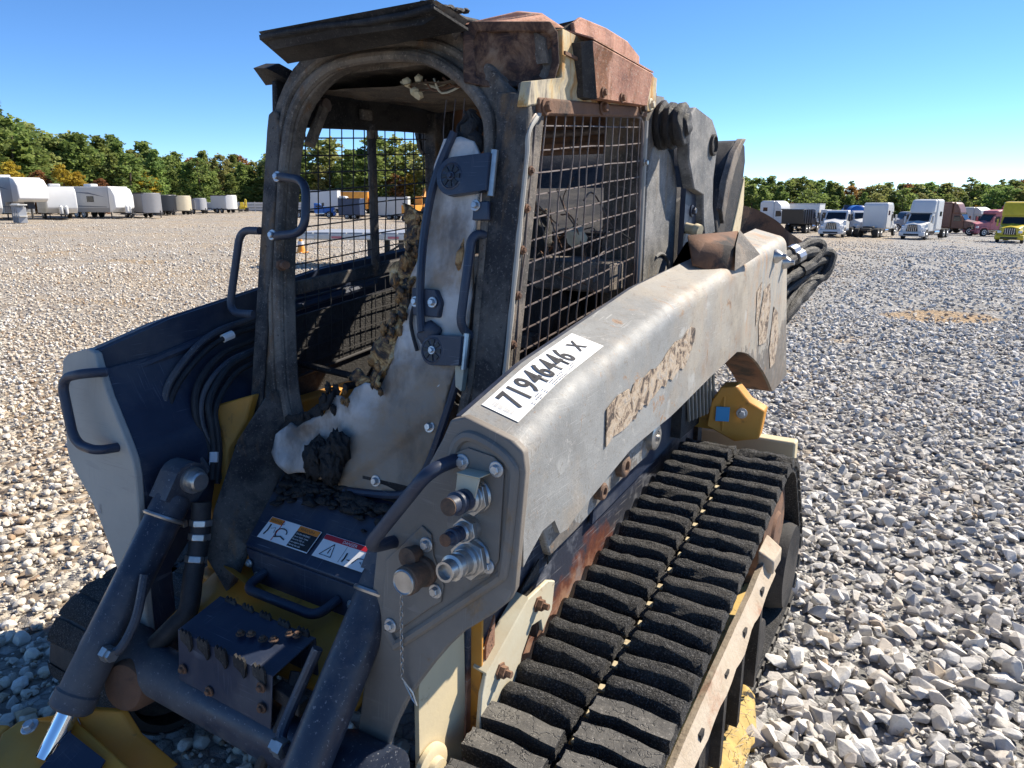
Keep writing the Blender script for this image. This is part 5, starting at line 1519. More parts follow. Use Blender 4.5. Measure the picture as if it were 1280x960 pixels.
# frayed guard rail along the outer edge of the near track
top = [(1.15, .36), (1.38, .41), (1.7, .455), (2.0, .485), (2.2, .51), (2.36, .54)]
A = [Vector((.99, y, z + .005 * noise.noise(Vector((y * 9, 0, 0))))) for y, z in smooth_path([(a, b, 0) for a, b in top], 6) for _ in (0,)] if False else None
rail = smooth_path([(0, a, b) for a, b in top], 6)
A = [Vector((.968, p.y, p.z + .006 * noise.noise(Vector((p.y * 11, 0, 0))))) for p in rail]
B = [Vector((.998 + .008 * noise.noise(Vector((p.y * 7, 3, 0))), p.y, p.z - .07 + .02 * noise.noise(Vector((p.y * 9, 5, 0))))) for p in rail]
GR = part(MB().strip_plate(A, B, (-.02, 0, -.012)), 'track_guard', 'fibre')
part(MB().plate([(.945, 2.30, .565), (1.0, 2.30, .54), (1.005, 2.40, .55), (.95, 2.41, .585)], (0, .0, -.05)), 'guard_end', 'fibre', GR, bevel=.006)
for y in (1.35, 1.55, 1.78, 1.98, 2.2):
    part(MB().bb(.95, .99, y, y + .03, .12, lerp(top, y) - .03), 'guard_stay', 'char', GR)
vv, ff = fill_sheet([(.84, 1.40), (1.01, 1.46), (1.035, 1.75), (1.03, 2.10), (.99, 2.24), (.84, 2.26)], .018, .3, 12)
lf = part(MB().add([Vector((p.x, p.y, .085 - .05 * sstep(.96, 1.04, p.x) + .014 * noise.noise(Vector((p.x * 30, p.y * 22, 0))) + .006 * noise.noise(Vector((p.x * 90, p.y * 90, 4))))) for p in vv], [tuple(f) for f in ff]), 'lower_frame', 'yellow_dirt', smooth=180)
so = lf.modifiers.new('thick', 'SOLIDIFY'); so.thickness = .05
stw = MB()
for k in range(170):
    r = random.Random(k + 900)
    p = Vector((r.uniform(.88, 1.03), r.uniform(1.42, 2.2), .098 - .04 * r.random() * 0)); a = r.gauss(1.4, .7); l = r.uniform(.012, .045)
    p.z -= .05 * sstep(.96, 1.04, p.x)
    d = Vector((math.cos(a), math.sin(a), r.uniform(-.1, .15))) * l
    stw.tube([p, p + d * .5 + Vector((0, 0, .003)), p + d], .0009, 4)
tag(part(stw, 'straw', 'cream', lf), kind='stuff')

# ------------------------------------------------------------------ chassis beside the near track
CH = part(MB().plate([(.50, y, z) for y, z in ((1.22, .34), (1.245, .66), (1.30, .9), (1.36, 1.0), (1.9, 1.08), (2.5, 1.14), (3.0, 1.05), (3.0, .34))], (-.012, 0, 0)), 'chassis_side', 'chassis')
part(MB().plate([(.495, y, z) for y, z in ((1.05, .34), (1.06, .66), (1.12, .86), (1.235, .9), (1.235, .34))], (-.012, 0, 0)), 'front_side_panel', 'cream')
part(MB().plate([(.497, 1.245, .34), (.497, 1.262, .80), (.53, 1.262, .80), (.53, 1.245, .34)], (0, .008, 0)), 'corner_angle', 'yellow', bevel=.002)
part(MB().plate([(.532, 1.258, .33), (.532, 1.275, .66), (.532, 1.315, .72), (.532, 1.30, .33)], (-.006, 0, 0)), 'corner_strip', 'rust_pitted')
part(MB().lathe((.50, 1.08, .45), (1, 0, 0), [(0, .055), (.012, .055), (.016, .048), (.016, .03), (.03, .028), (.034, .0)], 28), 'frame_pin', 'cream')
# bolted bracket
bk = [(1.21, .43), (1.23, .56), (1.25, .60), (1.45, .70), (1.56, .70), (1.60, .68), (1.585, .60), (1.53, .56), (1.52, .60), (1.47, .61), (1.42, .555), (1.40, .5), (1.32, .47), (1.24, .40)]
BK = part(MB().plate([(.548, y, z) for y, z in bk], (-.012, 0, 0)), 'track_bracket', 'bracket', bevel=.003)
part(MB().plate([(.51, 1.25, .606), (.51, 1.45, .706), (.548, 1.45, .700), (.548, 1.25, .600)], (0, -.001, .006)), 'bracket_top', 'bracket', BK)
for y, z in ((1.31, .575), (1.50, .66)):
    part(MB().lathe((.548, y, z), (1, 0, 0), [(0, .022), (.004, .022), (.004, .016), (.018, .016), (.018, .009), (.034, .009)], 6), 'bracket_bolt', 'rust', BK, smooth=20)
part(MB().bb(.50, .535, 1.52, 1.56, .54, .66), 'bracket_lug', 'rust', BK, bevel=.003)
for y, z in ((1.47, .70), (1.62, .76)):
    part(MB().plate([(.51, y, z), (.51, y + .1, z + .05), (.51, y + .1, z), (.51, y, z - .05)], (.004, 0, 0)), 'scorched_plate', 'char', CH)
# body panel in shade between arm and track, louvres at the rear
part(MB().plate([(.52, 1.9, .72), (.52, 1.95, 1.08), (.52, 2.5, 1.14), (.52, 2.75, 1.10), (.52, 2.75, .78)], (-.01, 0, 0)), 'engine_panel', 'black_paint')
for k in range(8):
    part(MB().box((.57 + .006 * k, 2.66 + .028 * k, .95 - .0 * k), (.01, .014, .2), Matrix.Rotation(.3, 3, 'X')), 'louvre', 'louver', bevel=.002)
part(MB().bb(.50, .56, 2.62, 2.95, .8, 1.08), 'radiator_guard', 'char')
# rear yellow light housing with blue label
LB = part(MB().plate([(.64, 2.86, .965), (.70, 2.88, .97), (.745, 2.92, .90), (.80, 2.96, .86), (.79, 2.94, .745), (.70, 2.90, .73), (.60, 2.83, .80), (.61, 2.84, .90)], (0, .06, .01)), 'rear_light_housing', 'yellow', bevel=.006)
part(MB().plate([(.632, 2.846, .885), (.682, 2.864, .885), (.682, 2.862, .825), (.632, 2.844, .825)], (0, -.002, 0)), 'housing_label', 'blue_label', LB)
bolt((.725, 2.888, .86), (.2, -1, 0), .014, LB)
part(MB().bb(.50, .66, 2.86, 2.92, .78, .93), 'housing_stay', 'yellow', LB, bevel=.004)
part(MB().bb(-.9, .90, 3.17, 3.24, .52, .68), 'rear_bumper', 'cream', bevel=.01)
for x in (-.4, .4): part(MB().bb(x - .05, x + .05, 3.055, 3.175, .55, .65), 'bumper_stay', 'char')
part(MB().bb(-.52, .52, 3.0, 3.06, .3, 1.0), 'rear_frame', 'char')

# ------------------------------------------------------------------ rear tower, links and engine hood
for s in (1, -1):
    tw = [(2.395, 1.0), (2.395, 1.80), (2.44, 1.87), (2.50, 1.895), (2.575, 1.885), (2.64, 1.85), (2.69, 1.80), (2.715, 1.74), (2.735, 1.0)]
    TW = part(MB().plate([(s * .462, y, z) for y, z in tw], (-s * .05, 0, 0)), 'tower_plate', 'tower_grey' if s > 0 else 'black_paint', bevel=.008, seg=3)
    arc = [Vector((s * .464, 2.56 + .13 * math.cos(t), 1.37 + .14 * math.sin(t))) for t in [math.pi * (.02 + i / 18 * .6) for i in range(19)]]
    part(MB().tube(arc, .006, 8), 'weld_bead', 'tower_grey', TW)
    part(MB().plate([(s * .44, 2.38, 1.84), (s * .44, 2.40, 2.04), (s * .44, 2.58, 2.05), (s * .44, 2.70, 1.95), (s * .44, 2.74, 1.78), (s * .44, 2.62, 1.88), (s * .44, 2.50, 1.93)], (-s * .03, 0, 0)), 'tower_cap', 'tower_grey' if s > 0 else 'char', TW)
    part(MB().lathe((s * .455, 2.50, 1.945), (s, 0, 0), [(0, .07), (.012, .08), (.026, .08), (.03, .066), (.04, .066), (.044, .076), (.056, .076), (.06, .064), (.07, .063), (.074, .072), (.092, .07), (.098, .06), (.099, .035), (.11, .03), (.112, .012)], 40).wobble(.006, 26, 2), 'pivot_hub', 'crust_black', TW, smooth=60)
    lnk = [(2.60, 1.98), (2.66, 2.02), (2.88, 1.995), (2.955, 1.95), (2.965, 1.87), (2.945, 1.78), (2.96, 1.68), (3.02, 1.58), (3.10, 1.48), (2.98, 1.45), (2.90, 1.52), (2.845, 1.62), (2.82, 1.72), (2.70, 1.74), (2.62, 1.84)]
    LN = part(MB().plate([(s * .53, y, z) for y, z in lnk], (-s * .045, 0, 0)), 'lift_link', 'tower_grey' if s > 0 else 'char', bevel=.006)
    part(MB().lathe((s * .53, 2.895, 1.905), (s, 0, 0), [(0, .04), (.012, .04), (.014, .032), (.004, .03)], 22), 'link_pin', 'char', LN)
    part(MB().lathe((s * .53, 2.99, 1.54), (s, 0, 0), [(0, .022), (.012, .022), (.012, .014), (.004, .012)], 18), 'link_pin', 'steel', LN)
    part(MB().plate([(s * .50, 2.70, 1.3), (s * .50, 2.70, 1.78), (s * .50, 2.9, 1.72), (s * .50, 3.0, 1.3)], (-s * .02, 0, 0)), 'tower_rear_plate', 'black_paint', TW)
    bolt((s * .502, 2.78, 1.66), (s, 0, 0), .014, TW, 'black_paint'); bolt((s * .502, 2.8, 1.45), (s, 0, 0), .014, TW, 'black_paint')
part(MB().lathe((.49, 2.73, 1.60), (1, -.2, -.2), [(0, .02), (.04, .02), (.05, .026), (.07, .024)], 12), 'grease_fitting', 'cream')
# engine hood, humped rear door
hood = [(2.52, 1.58), (2.9, 1.70), (3.2, 1.76), (3.36, 1.78), (3.42, 1.70), (3.42, 1.55), (3.40, 1.2), (2.55, 1.2)]
HD2 = part(MB().plate([(.40, y, z) for y, z in hood], (-.80, 0, 0)), 'engine_hood', 'char', bevel=.03, seg=3)
hump = [(3.12, 1.60), (3.18, 1.74), (3.28, 1.87), (3.38, 1.945), (3.46, 1.962), (3.54, 1.935), (3.565, 1.88), (3.55, 1.80), (3.47, 1.66), (3.40, 1.56), (3.36, 1.44), (3.2, 1.44)]
HM = part(MB().plate([(.50, y, z) for y, z in hump], (-1.0, 0, 0)), 'rear_door', 'char', bevel=.02, seg=3)
part(MB().plate([(.515, y, z) for y, z in ((3.15, 1.66), (3.2, 1.78), (3.30, 1.90), (3.42, 1.965), (3.48, 1.968), (3.42, 1.93), (3.32, 1.83), (3.24, 1.70), (3.2, 1.6))], (-.03, 0, 0)), 'door_rim', 'sooty_tan', HM, bevel=.004)
part(MB().plate([(.505, y, z) for y, z in ((3.545, 1.80), (3.56, 1.68), (3.53, 1.55), (3.45, 1.44), (3.36, 1.44), (3.39, 1.56), (3.46, 1.66))], (-.02, 0, 0)), 'door_skin', 'cream', HM, bevel=.004)
gate = MB()
ga = smooth_path([(.44, 3.70, 1.68), (.51, 3.80, 1.655), (.60, 3.86, 1.60), (.655, 3.90, 1.545), (.73, 4.02, 1.48)], 5)
gb = [p + Vector((.02, -.02, -.42 + .12 * i / 20)) for i, p in enumerate(ga)]
gate.strip_plate(ga, gb, (-.01, .015, 0))
part(gate, 'rear_tailgate', 'rust')
# loops of burnt hose behind the arm
r = random.Random(2)
loops = [[(.66, 3.55, 1.42), (.72, 3.74, 1.47), (.765, 3.88, 1.50), (.80, 3.93, 1.47), (.79, 3.88, 1.42), (.74, 3.72, 1.36)],
         [(.68, 3.56, 1.37), (.75, 3.76, 1.42), (.81, 3.95, 1.45), (.84, 4.0, 1.41), (.82, 3.94, 1.34), (.77, 3.78, 1.27), (.70, 3.58, 1.17)],
         [(.70, 3.58, 1.32), (.77, 3.80, 1.38), (.83, 3.98, 1.40), (.835, 3.98, 1.35), (.79, 3.82, 1.27), (.73, 3.64, 1.18), (.70, 3.56, 1.10)],
         [(.70, 3.60, 1.26), (.76, 3.78, 1.31), (.80, 3.9, 1.33), (.79, 3.86, 1.27), (.73, 3.68, 1.19)],
         [(.66, 3.6, 1.34), (.72, 3.80, 1.40), (.79, 3.97, 1.44), (.80, 3.95, 1.36), (.74, 3.76, 1.28)]]
for k, l in enumerate(loops):
    l = [Vector(p) + noise.noise_vector(Vector(p) * 9 + Vector((k * 7, 0, 0))) * .035 for p in l]
    sp_ = smooth_path(l, 8)
    h = part(MB().tube(sp_, [(.027 if k < 3 else .02) * (1 + .35 * noise.noise(p * 22)) for p in sp_], 10), 'rear_hose', 'crust_black')
    if k < 3:
        a = smooth_path(l, 8)
        part(MB().tube([a[6], a[8]], .034, 10), 'hose_ferrule', 'steel' if k < 2 else 'char', h)

# ------------------------------------------------------------------ trees
def m_leaf(name, dark, mid, light):
    n = NB(name)
    oi = n.t.nodes.new('ShaderNodeObjectInfo')
    co = n.co
    f = n.noise(.55, 3, .6, co); g = n.noise(3.5, 3, .7, co)
    c = n.ramp(n.math('ADD', n.math('MULTIPLY', f, .55), n.math('MULTIPLY', g, .45)), [(.36, dark), (.5, mid), (.64, light)])
    hs = n.t.nodes.new('ShaderNodeHueSaturation')
    n.t.links.new(c, hs.inputs['Color'])
    n.t.links.new(n.math('ADD', n.math('MULTIPLY', oi.outputs['Random'], .035), .483), hs.inputs['Hue'])
    n.t.links.new(n.math('ADD', n.math('MULTIPLY', oi.outputs['Random'], .55), 1.0), hs.inputs['Value'])
    n.set('Base Color', hs.outputs[0]).set('Roughness', .65).set('Specular IOR Level', .25)
    tr = n.t.nodes.new('ShaderNodeBsdfTranslucent'); n.t.links.new(hs.outputs[0], tr.inputs[0])
    mx = n.t.nodes.new('ShaderNodeMixShader'); mx.inputs[0].default_value = .55
    n.t.links.new(n.b.outputs[0], mx.inputs[1]); n.t.links.new(tr.outputs[0], mx.inputs[2])
    n.t.links.new(mx.outputs[0], n.out.inputs[0])
    return n.m
LEAF = {
    'pine': m_leaf('pine_needles', (.08, .12, .035), (.15, .2, .055), (.24, .28, .085)),
    'round': m_leaf('broad_leaves', (.085, .125, .035), (.15, .2, .055), (.23, .27, .08)),
    'pale': m_leaf('pale_leaves', (.14, .16, .05), (.22, .23, .075), (.31, .3, .11)),
    'gold': m_leaf('gold_leaves', (.17, .12, .02), (.32, .22, .03), (.45, .32, .05)),
    'red': m_leaf('russet_leaves', (.12, .06, .025), (.22, .11, .04), (.3, .17, .07)),
}
BARK = wmat('bark', (.10, .075, .055), (.06, .045, .035), 5, .9, .95, bump=.5, bscale=20)
def tree_mesh(kind, seed):
    r = random.Random(seed)
    mb = MB()
    H = 10.0
    if kind == 'pine': base, rad = .10, 1.9
    else: base, rad = .04, 2.4
    tips = []
    ncl = 84 if kind != 'thin' else 30
    for k in range(ncl):
        t = (k + r.random()) / ncl
        z = H * (base + (1 - base) * t)
        if kind == 'pine': env = rad * (.12 + .95 * (1 - t) ** .75 * min(1, .45 + t * 2.2)) * (.72 + .34 * math.sin(t * 19 + seed))
        elif kind == 'thin': env = 1.3 * math.sin(math.pi * (.15 + .8 * t))
        else: env = rad * math.sqrt(max(0.02, 1 - (2 * t - .95) ** 2)) * (.8 + .3 * noise.noise(Vector((t * 4, seed, 0))))
        a = r.uniform(0, 6.283); q = env * math.sqrt(r.uniform(.12, 1))
        c = Vector((q * math.cos(a), q * math.sin(a), z))
        tips.append(c)
        cr = r.uniform(.55, 1.0) * (1.0 if kind != 'thin' else .6) * (1 - .45 * t)
        nl = int(44 * cr) + 10
        for j in range(nl):
            d = Vector((r.gauss(0, .5), r.gauss(0, .5), r.gauss(0, .36))) * cr
            p = c + d
            s_ = r.uniform(.10, .24)
            u = Vector((r.uniform(-1, 1), r.uniform(-1, 1), r.uniform(-.7, .7))).normalized()
            v = u.orthogonal().normalized(); v = (Matrix.Rotation(r.uniform(0, 6.28), 3, u) @ v)
            w_ = u.cross(v)
            mb.v += [p - v * s_, p + v * s_ * .7 + w_ * s_ * .6, p + v * s_ * .6 - w_ * s_ * .7, p - v * s_ * .2 + w_ * s_]
            k0 = len(mb.v) - 4
            mb.f += [(k0, k0 + 2, k0 + 1), (k0, k0 + 1, k0 + 3)]
    me = bpy.data.meshes.new('crown')
    me.from_pydata(mb.v, [], mb.f)
    me.materials.append(LEAF[kind if kind in LEAF else 'pale'])
    tb = MB()
    tb.tube([Vector((.1 * math.sin(i + seed), .1 * math.cos(i * 1.3), H * .93 * i / 7)) for i in range(8)], [.19, .17, .15, .13, .1, .08, .05, .02], 7)
    for c in r.sample(tips, 14):
        z0 = max(.6, c.z - r.uniform(.3, 1.2))
        tb.tube([Vector((0, 0, z0)), Vector((c.x * .5, c.y * .5, z0 + (c.z - z0) * .6)), c], [.06, .04, .015], 5)
    tm = bpy.data.meshes.new('trunk')
    tm.from_pydata(tb.v, [], tb.f)
    tm.materials.append(BARK)
    return me, tm
TREES = {k: [tree_mesh(k, s * 13 + i) for s in range(n)] for i, (k, n) in enumerate((('pine', 4), ('round', 3), ('pale', 2), ('gold', 2), ('red', 1), ('thin', 1)))}
SAY = {'pine': 'dark green pine standing in the wood %s', 'round': 'mid green broadleaf tree in the wood %s', 'pale': 'pale yellow green tree in the wood %s',
       'gold': 'golden autumn tree at the foot of the wood %s', 'red': 'russet autumn tree in the wood %s', 'thin': 'thin half bare tree rising above the wood %s'}
NAME = {'pine': 'pine_tree', 'round': 'broadleaf_tree', 'pale': 'broadleaf_tree', 'gold': 'autumn_tree', 'red': 'autumn_tree', 'thin': 'bare_tree'}
tr_ = random.Random(77)
def tree(kind, bearing, dist, height, where, wide=1.0):
    p = spot(dist, bearing * dist)
    t = thing(NAME[kind], SAY[kind] % where, 'tree', p - Vector((0, 0, .1)), tr_.uniform(0, 6.28), SAY[kind].split(' in the')[0].split(' standing')[0].split(' at the')[0].split(' rising')[0] + 's ' + where)
    cm, tm = tr_.choice(TREES[kind])
    s_ = height / 10.0
    wd = s_ * wide
    for nm, me in (('crown', cm), ('trunk', tm)):
        o = link_mesh(nm, me, t); o.scale = (wd, wd, s_)
    return t
def wood(px0, px1, d0, d1, tops, mix, rows, where, step):
    for row in range(rows):
        px = px0 + tr_.uniform(0, step)
        while px < px1:
            t = (px - px0) / (px1 - px0)
            d = d0 + (d1 - d0) * t + row * 5.5 + tr_.uniform(-1.5, 1.5)
            b = (px - 640) / 929
            top = lerp(tops, px) + (250 - lerp(tops, px)) * tr_.uniform(-.2, .2) + (10 if row == 0 else 0)
            zt = 1.7 + (250 - top) / 929 * d
            g = spot(d, b * d).z
            k = tr_.choices(list(mix), list(mix.values()))[0]
            h = max(4.0, zt - g)
            if k in ('gold', 'red') and row == 0: h *= tr_.uniform(.45, .7)
            if k == 'thin': h *= 1.12
            tree(k, b, d, h, where, tr_.uniform(1.15, 1.6) * (1.6 if h < 5.5 else 1.25) * (.92 if k == 'pine' else 1.0))
            px += step * 929 / 929 * tr_.uniform(.7, 1.3) * 100 / d
wood(-90, 345, 84, 128, [(-100, 132), (0, 140), (30, 162), (60, 172), (100, 168), (120, 182), (180, 186), (240, 198), (320, 204)], {'pine': 7, 'round': 2, 'gold': .5, 'red': .3, 'pale': .9}, 3, 'behind the parked campers', 21)
wood(340, 790, 122, 140, [(340, 200), (380, 186), (540, 186), (620, 196), (700, 206), (790, 215)], {'pine': 3, 'round': 3, 'pale': 2, 'red': .8, 'gold': .5}, 2, 'seen behind the loader cab', 25)
wood(790, 1370, 132, 140, [(790, 220), (930, 225), (1010, 226), (1060, 234), (1130, 230), (1200, 233), (1270, 226), (1370, 224)], {'pine': 2.2, 'round': 3, 'pale': 2.4, 'gold': .25, 'red': .35, 'thin': .5}, 3, 'behind the parked trucks', 24)
wood(-520, -90, 70, 84, [(-520, 120), (-90, 134)], {'pine': 7, 'round': 2, 'pale': .9}, 2, 'behind the parked campers', 40)
wood(1370, 1800, 140, 150, [(1370, 226), (1800, 222)], {'pine': 2.2, 'round': 3, 'pale': 2.4}, 2, 'behind the parked trucks', 34)
for px, d, h, k in ((18, 79, 5.4, 'gold'), (52, 81, 4.6, 'red'), (82, 82, 5.2, 'gold'), (100, 83, 4.6, 'gold'), (128, 87, 4.0, 'red'), (8, 79, 4.4, 'pale')):
    tree(k, (px - 640) / 929, d, h, 'behind the parked campers', 1.5)

# ------------------------------------------------------------------ parked vehicles
V = {}
V['white'] = plain('white_paint', (.62, .62, .61), .35, 0, .04, .8)
V['offwhite'] = plain('offwhite_paint', (.54, .53, .49), .4, 0, .06, .8)
V['grey'] = plain('grey_paint', (.32, .33, .35), .4, 0, .06, .8)
V['midgrey'] = plain('mid_grey_paint', (.2, .2, .21), .45, 0, .06, .8)
V['navy'] = plain('navy_stripe', (.03, .045, .09), .4)
V['black'] = plain('black_trailer_paint', (.018, .018, .02), .35)
V['tan'] = plain('tan_paint', (.5, .44, .32), .5, 0, .06, .6)
V['glass'] = plain('dark_glass', (.012, .016, .022), .06)
V['tyre'] = plain('tyre_rubber', (.02, .02, .02), .85)
V['rim'] = plain('wheel_rim', (.55, .55, .56), .35, .7)
V['chrome'] = plain('bumper_chrome', (.7, .7, .72), .15, .95)
V['dark'] = plain('underframe', (.03, .03, .032), .7)
V['blue'] = plain('blue_paint', (.03, .13, .42), .35)
V['brown'] = plain('brown_paint', (.19, .085, .05), .4)
V['red'] = plain('red_paint', (.42, .02, .05), .35)
V['pink'] = plain('faded_red_paint', (.5, .16, .17), .5)
V['yellow'] = plain('yellow_truck_paint', (.6, .45, .03), .35)
V['orange'] = plain('orange_paint', (.75, .3, .03), .4)
V['lamp'] = plain('headlamp_glass', (.75, .76, .78), .1)
V['wood'] = wmat('deck_boards', (.34, .3, .25), (.24, .2, .17), 8, .8, .9, bump=.3, bscale=30)
def vp(mb, name, mat, parent, bevel=.03, **k): return mb.build(name, V[mat], parent, bevel=bevel, local=True, **k)
def prof(pts, w, y0=None):
    """side outline (x,z) extruded across the width"""
    y0 = -w / 2 if y0 is None else y0
    return MB().plate([(x, y0, z) for x, z in pts], (0, w, 0))
def wheel(parent, x, y, r=.5, w=.28):
    s_ = 1 if y > 0 else -1
    wh = vp(MB().lathe((x, y - s_ * w / 2, r), (0, s_, 0), [(0, r * .8), (.03, r * .97), (w * .5, r), (w - .03, r * .97), (w, r * .8)], 20), 'wheel', 'tyre', parent, 0)
    vp(MB().lathe((x, y + s_ * w * .5, r), (0, s_, 0), [(-.05, r * .62), (.0, r * .6), (.005, r * .5), (-.03, r * .3), (.04, r * .2)], 16), 'rim', 'rim', wh, 0)
    return wh
def at_bearing(px, d): return spot(d, (px - 640) / 929 * d)
RIGHTWARD = R(31)                                      # heading of something driving off to the viewer's right
def travel_trailer(px, d, turn, L, H, label, side='grey', cap='white', skirt='midgrey', tanks=True, wins=(.3, .62), fifth=False, group='campers parked along the left edge of the lot', ac=True, stripe=True):
    t = thing('camper_trailer', label, 'camper', at_bearing(px, d), RIGHTWARD + R(turn), group)
    W = 2.45; f = L / 2; b = -L / 2
    nose = [(f - .55, .55), (f, 1.0), (f, H - .9), (f - .25, H - .25), (f - .75, H)]
    if fifth: nose = [(f - 2.6, .6), (f - 2.4, 1.45), (f - .35, 1.5), (f, 1.75), (f - .02, H - .7), (f - .5, H - .1), (f - 1.1, H)]
    cx = f - (.75 if not fifth else 1.1)
    body = [(b, .55), (b, H - .12), (b + .15, H)] + [(cx, H), (cx, 1.45 if fifth else .55)]
    if fifth: body = [(b, .6), (b, H - .12), (b + .15, H), (cx, H), (cx, 1.47), (f - 2.4, 1.45), (f - 2.6, .6)]
    vp(prof(body, W), 'body', side, t, .05)
    capn = [(cx + .003, H - .003)] + ([(f - .5, H - .12), (f - .02, H - .7), (f, 1.75), (f - .35, 1.5), (cx + .003, 1.475)] if fifth else [(f - .3, H - .2), (f, H - .9), (f, 1.0), (f - .5, .553), (cx + .003, .553)])
    vp(prof(capn, W + .01), 'front_cap', cap, t, .08)
    vp(prof([(b + .02, .56), (b + .02, .98), (cx - .02 if not fifth else f - 2.6, .98), (cx - .02 if not fifth else f - 2.62, .56)], W + .012), 'lower_skirt', skirt, t, 0)
    vp(MB().bb(b - .01, cx + .1, -W / 2 - .02, W / 2 + .02, H - .06, H + .03), 'roof_edge', 'white', t, .02)
    for u in wins:
        x = b + u * L
        wn = vp(MB().bb(x - .42, x + .42, -W / 2 - .03, -W / 2 + .02, 1.55, 2.1), 'window', 'dark', t, .03)
        vp(MB().bb(x - .37, x + .37, -W / 2 - .036, -W / 2, 1.6, 2.05), 'pane', 'glass', wn, 0)
    if stripe:
        vp(MB().plate([(b + .5, -W / 2 - .012, 1.3), (b + L * .4, -W / 2 - .012, 1.12), (cx - .3, -W / 2 - .012, 1.05), (cx - .3, -W / 2 - .012, 1.1), (b + L * .4, -W / 2 - .012, 1.2), (b + .5, -W / 2 - .012, 1.4)], (0, -.006, 0)), 'side_stripe', 'navy', t, 0)
        vp(MB().plate([(b + L * .35, -W / 2 - .012, H - .5), (b + L * .6, -W / 2 - .012, H - .55), (cx - .3, -W / 2 - .012, H - 1.0), (b + L * .6, -W / 2 - .012, H - .68)], (0, -.006, 0)), 'side_stripe', 'navy', t, 0)
    if ac: vp(MB().bb(-.5, .45, -.45, .45, H + .03, H + .3), 'roof_air_unit', 'white', t, .08)
    for x in (-.9, .0):
        for y in (-W / 2 + .18, W / 2 - .18): wheel(t, x - .2, y, .36, .22)
    if fifth:
        vp(prof([(f - 1.0, .95), (f - .6, .9), (f - .75, 1.5), (f - 1.2, 1.5)], .6), 'pin_box', 'dark', t)
        for y in (-.8, .8): vp(MB().bb(f - 2.35, f - 2.2, y - .06, y + .06, .02, 1.5), 'landing_leg', 'dark', t, 0)
    else:
        vp(prof([(f - .4, .52), (f + 1.0, .48), (f + 1.0, .38), (f - .4, .36)], .5), 'tongue', 'dark', t)
        vp(MB().bb(f + .75, f + .85, -.06, .06, .02, .9), 'tongue_jack', 'dark', t, 0)
        if tanks:
            for y in (-.2, .2): vp(MB().lathe((f + .35, y, .5), (0, 0, 1), [(0, .15), (.08, .19), (.62, .19), (.7, .1), (.75, .08)], 14), 'propane_tank', 'white', t, 0)
    for x in (b + .6, f - .9 if not fifth else f - 2.8):
        vp(MB().bb(x, x + .08, -1.0, -.92, .02, .6), 'stabiliser', 'dark', t, 0)
    return t
travel_trailer(116, 75, -16, 7.8, 3.0, 'grey camper with two dark windows and a white front end')
travel_trailer(70, 70, -50, 5.8, 2.9, 'white camper with a plain sloping nose and twin gas bottles', 'white', 'white', 'offwhite', stripe=False, wins=(.3,))
travel_trailer(8, 66, -30, 9.2, 3.5, 'tall camper with overhanging front end and blue swoosh stripes', 'grey', 'white', 'offwhite', fifth=True)
travel_trailer(-38, 60, -40, 7.2, 3.2, 'white and navy camper cut off by the left edge of the picture', 'navy', 'white', 'offwhite', tanks=False)
vp_ = thing('porta_step', 'grey folding steps standing in front of the tall camper', 'steps', at_bearing(22, 58), R(-10))
for k in range(4): vp(MB().bb(-.9 + k * .45, -.75 + k * .45, -.3, .3, .02, 1.5 - .1 * k), 'riser', 'grey', vp_)
vp(MB().bb(-1.0, .9, -.35, .35, 1.35, 1.45), 'top_tread', 'offwhite', vp_)
vp(MB().bb(-.95, .85, -.28, .28, .5, .58), 'lower_tread', 'offwhite', vp_)

def cargo_trailer(px, d, turn, L, W, H, mat, label, group, nose=True, frame='dark'):
    t = thing('cargo_trailer', label, 'trailer', at_bearing(px, d), RIGHTWARD + R(turn), group)
    f = L / 2
    pts = [(-f, -W / 2), (f - (.4 if nose else 0), -W / 2), (f, -W * .15), (f, W * .15), (f - (.4 if nose else 0), W / 2), (-f, W / 2)]
    vp(MB().plate([(x, y, .5) for x, y in pts], (0, 0, H - .5)), 'body', mat, t, .04)
    vp(MB().bb(-f - .02, f - .3, -W / 2 - .02, W / 2 + .02, .45, .58), 'lower_rail', frame, t, .01)
    vp(MB().bb(-f - .02, f - .3, -W / 2 - .015, W / 2 + .015, H - .08, H + .02), 'roof_rail', frame if mat != 'black' else 'midgrey', t, .01)
    vp(MB().bb(f * .2, f * .2 + .75, -W / 2 - .02, -W / 2 + .02, .65, H - .25), 'side_door', mat, t, .01)
    dr = vp(MB().bb(-f - .03, -f, -W / 2 + .08, W / 2 - .08, .6, H - .12), 'rear_door', mat, t, .01)
    vp(MB().bb(-f - .05, -f - .03, -.04, .04, .9, H - .5), 'latch_bar', 'chrome', dr, 0)
    for x in (-.5, .35):
        for y in (-W / 2 + .05, W / 2 - .05): wheel(t, x, y, .33, .2)
    vp(prof([(f - .2, .48), (f + 1.1, .46), (f + 1.1, .38), (f - .2, .36)], .3), 'tongue', 'dark', t, 0)
    vp(MB().bb(f + .8, f + .88, -.04, .04, .02, .75), 'tongue_jack', 'dark', t, 0)
    return t
G = 'cargo trailers beyond the campers'
cargo_trailer(172, 78, -30, 5.5, 2.2, 2.5, 'midgrey', 'dark grey cargo trailer tucked behind the grey camper', G)
cargo_trailer(195, 88, -35, 5.5, 2.2, 2.3, 'black', 'black cargo trailer left of the tan trailer', G)
cargo_trailer(222, 92, -32, 3.2, 2.1, 2.3, 'tan', 'tan cargo trailer beside the black trailer', G)
cargo_trailer(247, 98, -40, 2.0, 1.8, 2.0, 'grey', 'small grey cargo trailer between tan and white trailers', G)
cargo_trailer(281, 104, -25, 3.2, 2.1, 2.4, 'white', 'white cargo trailer farthest right in the trailer row', G)
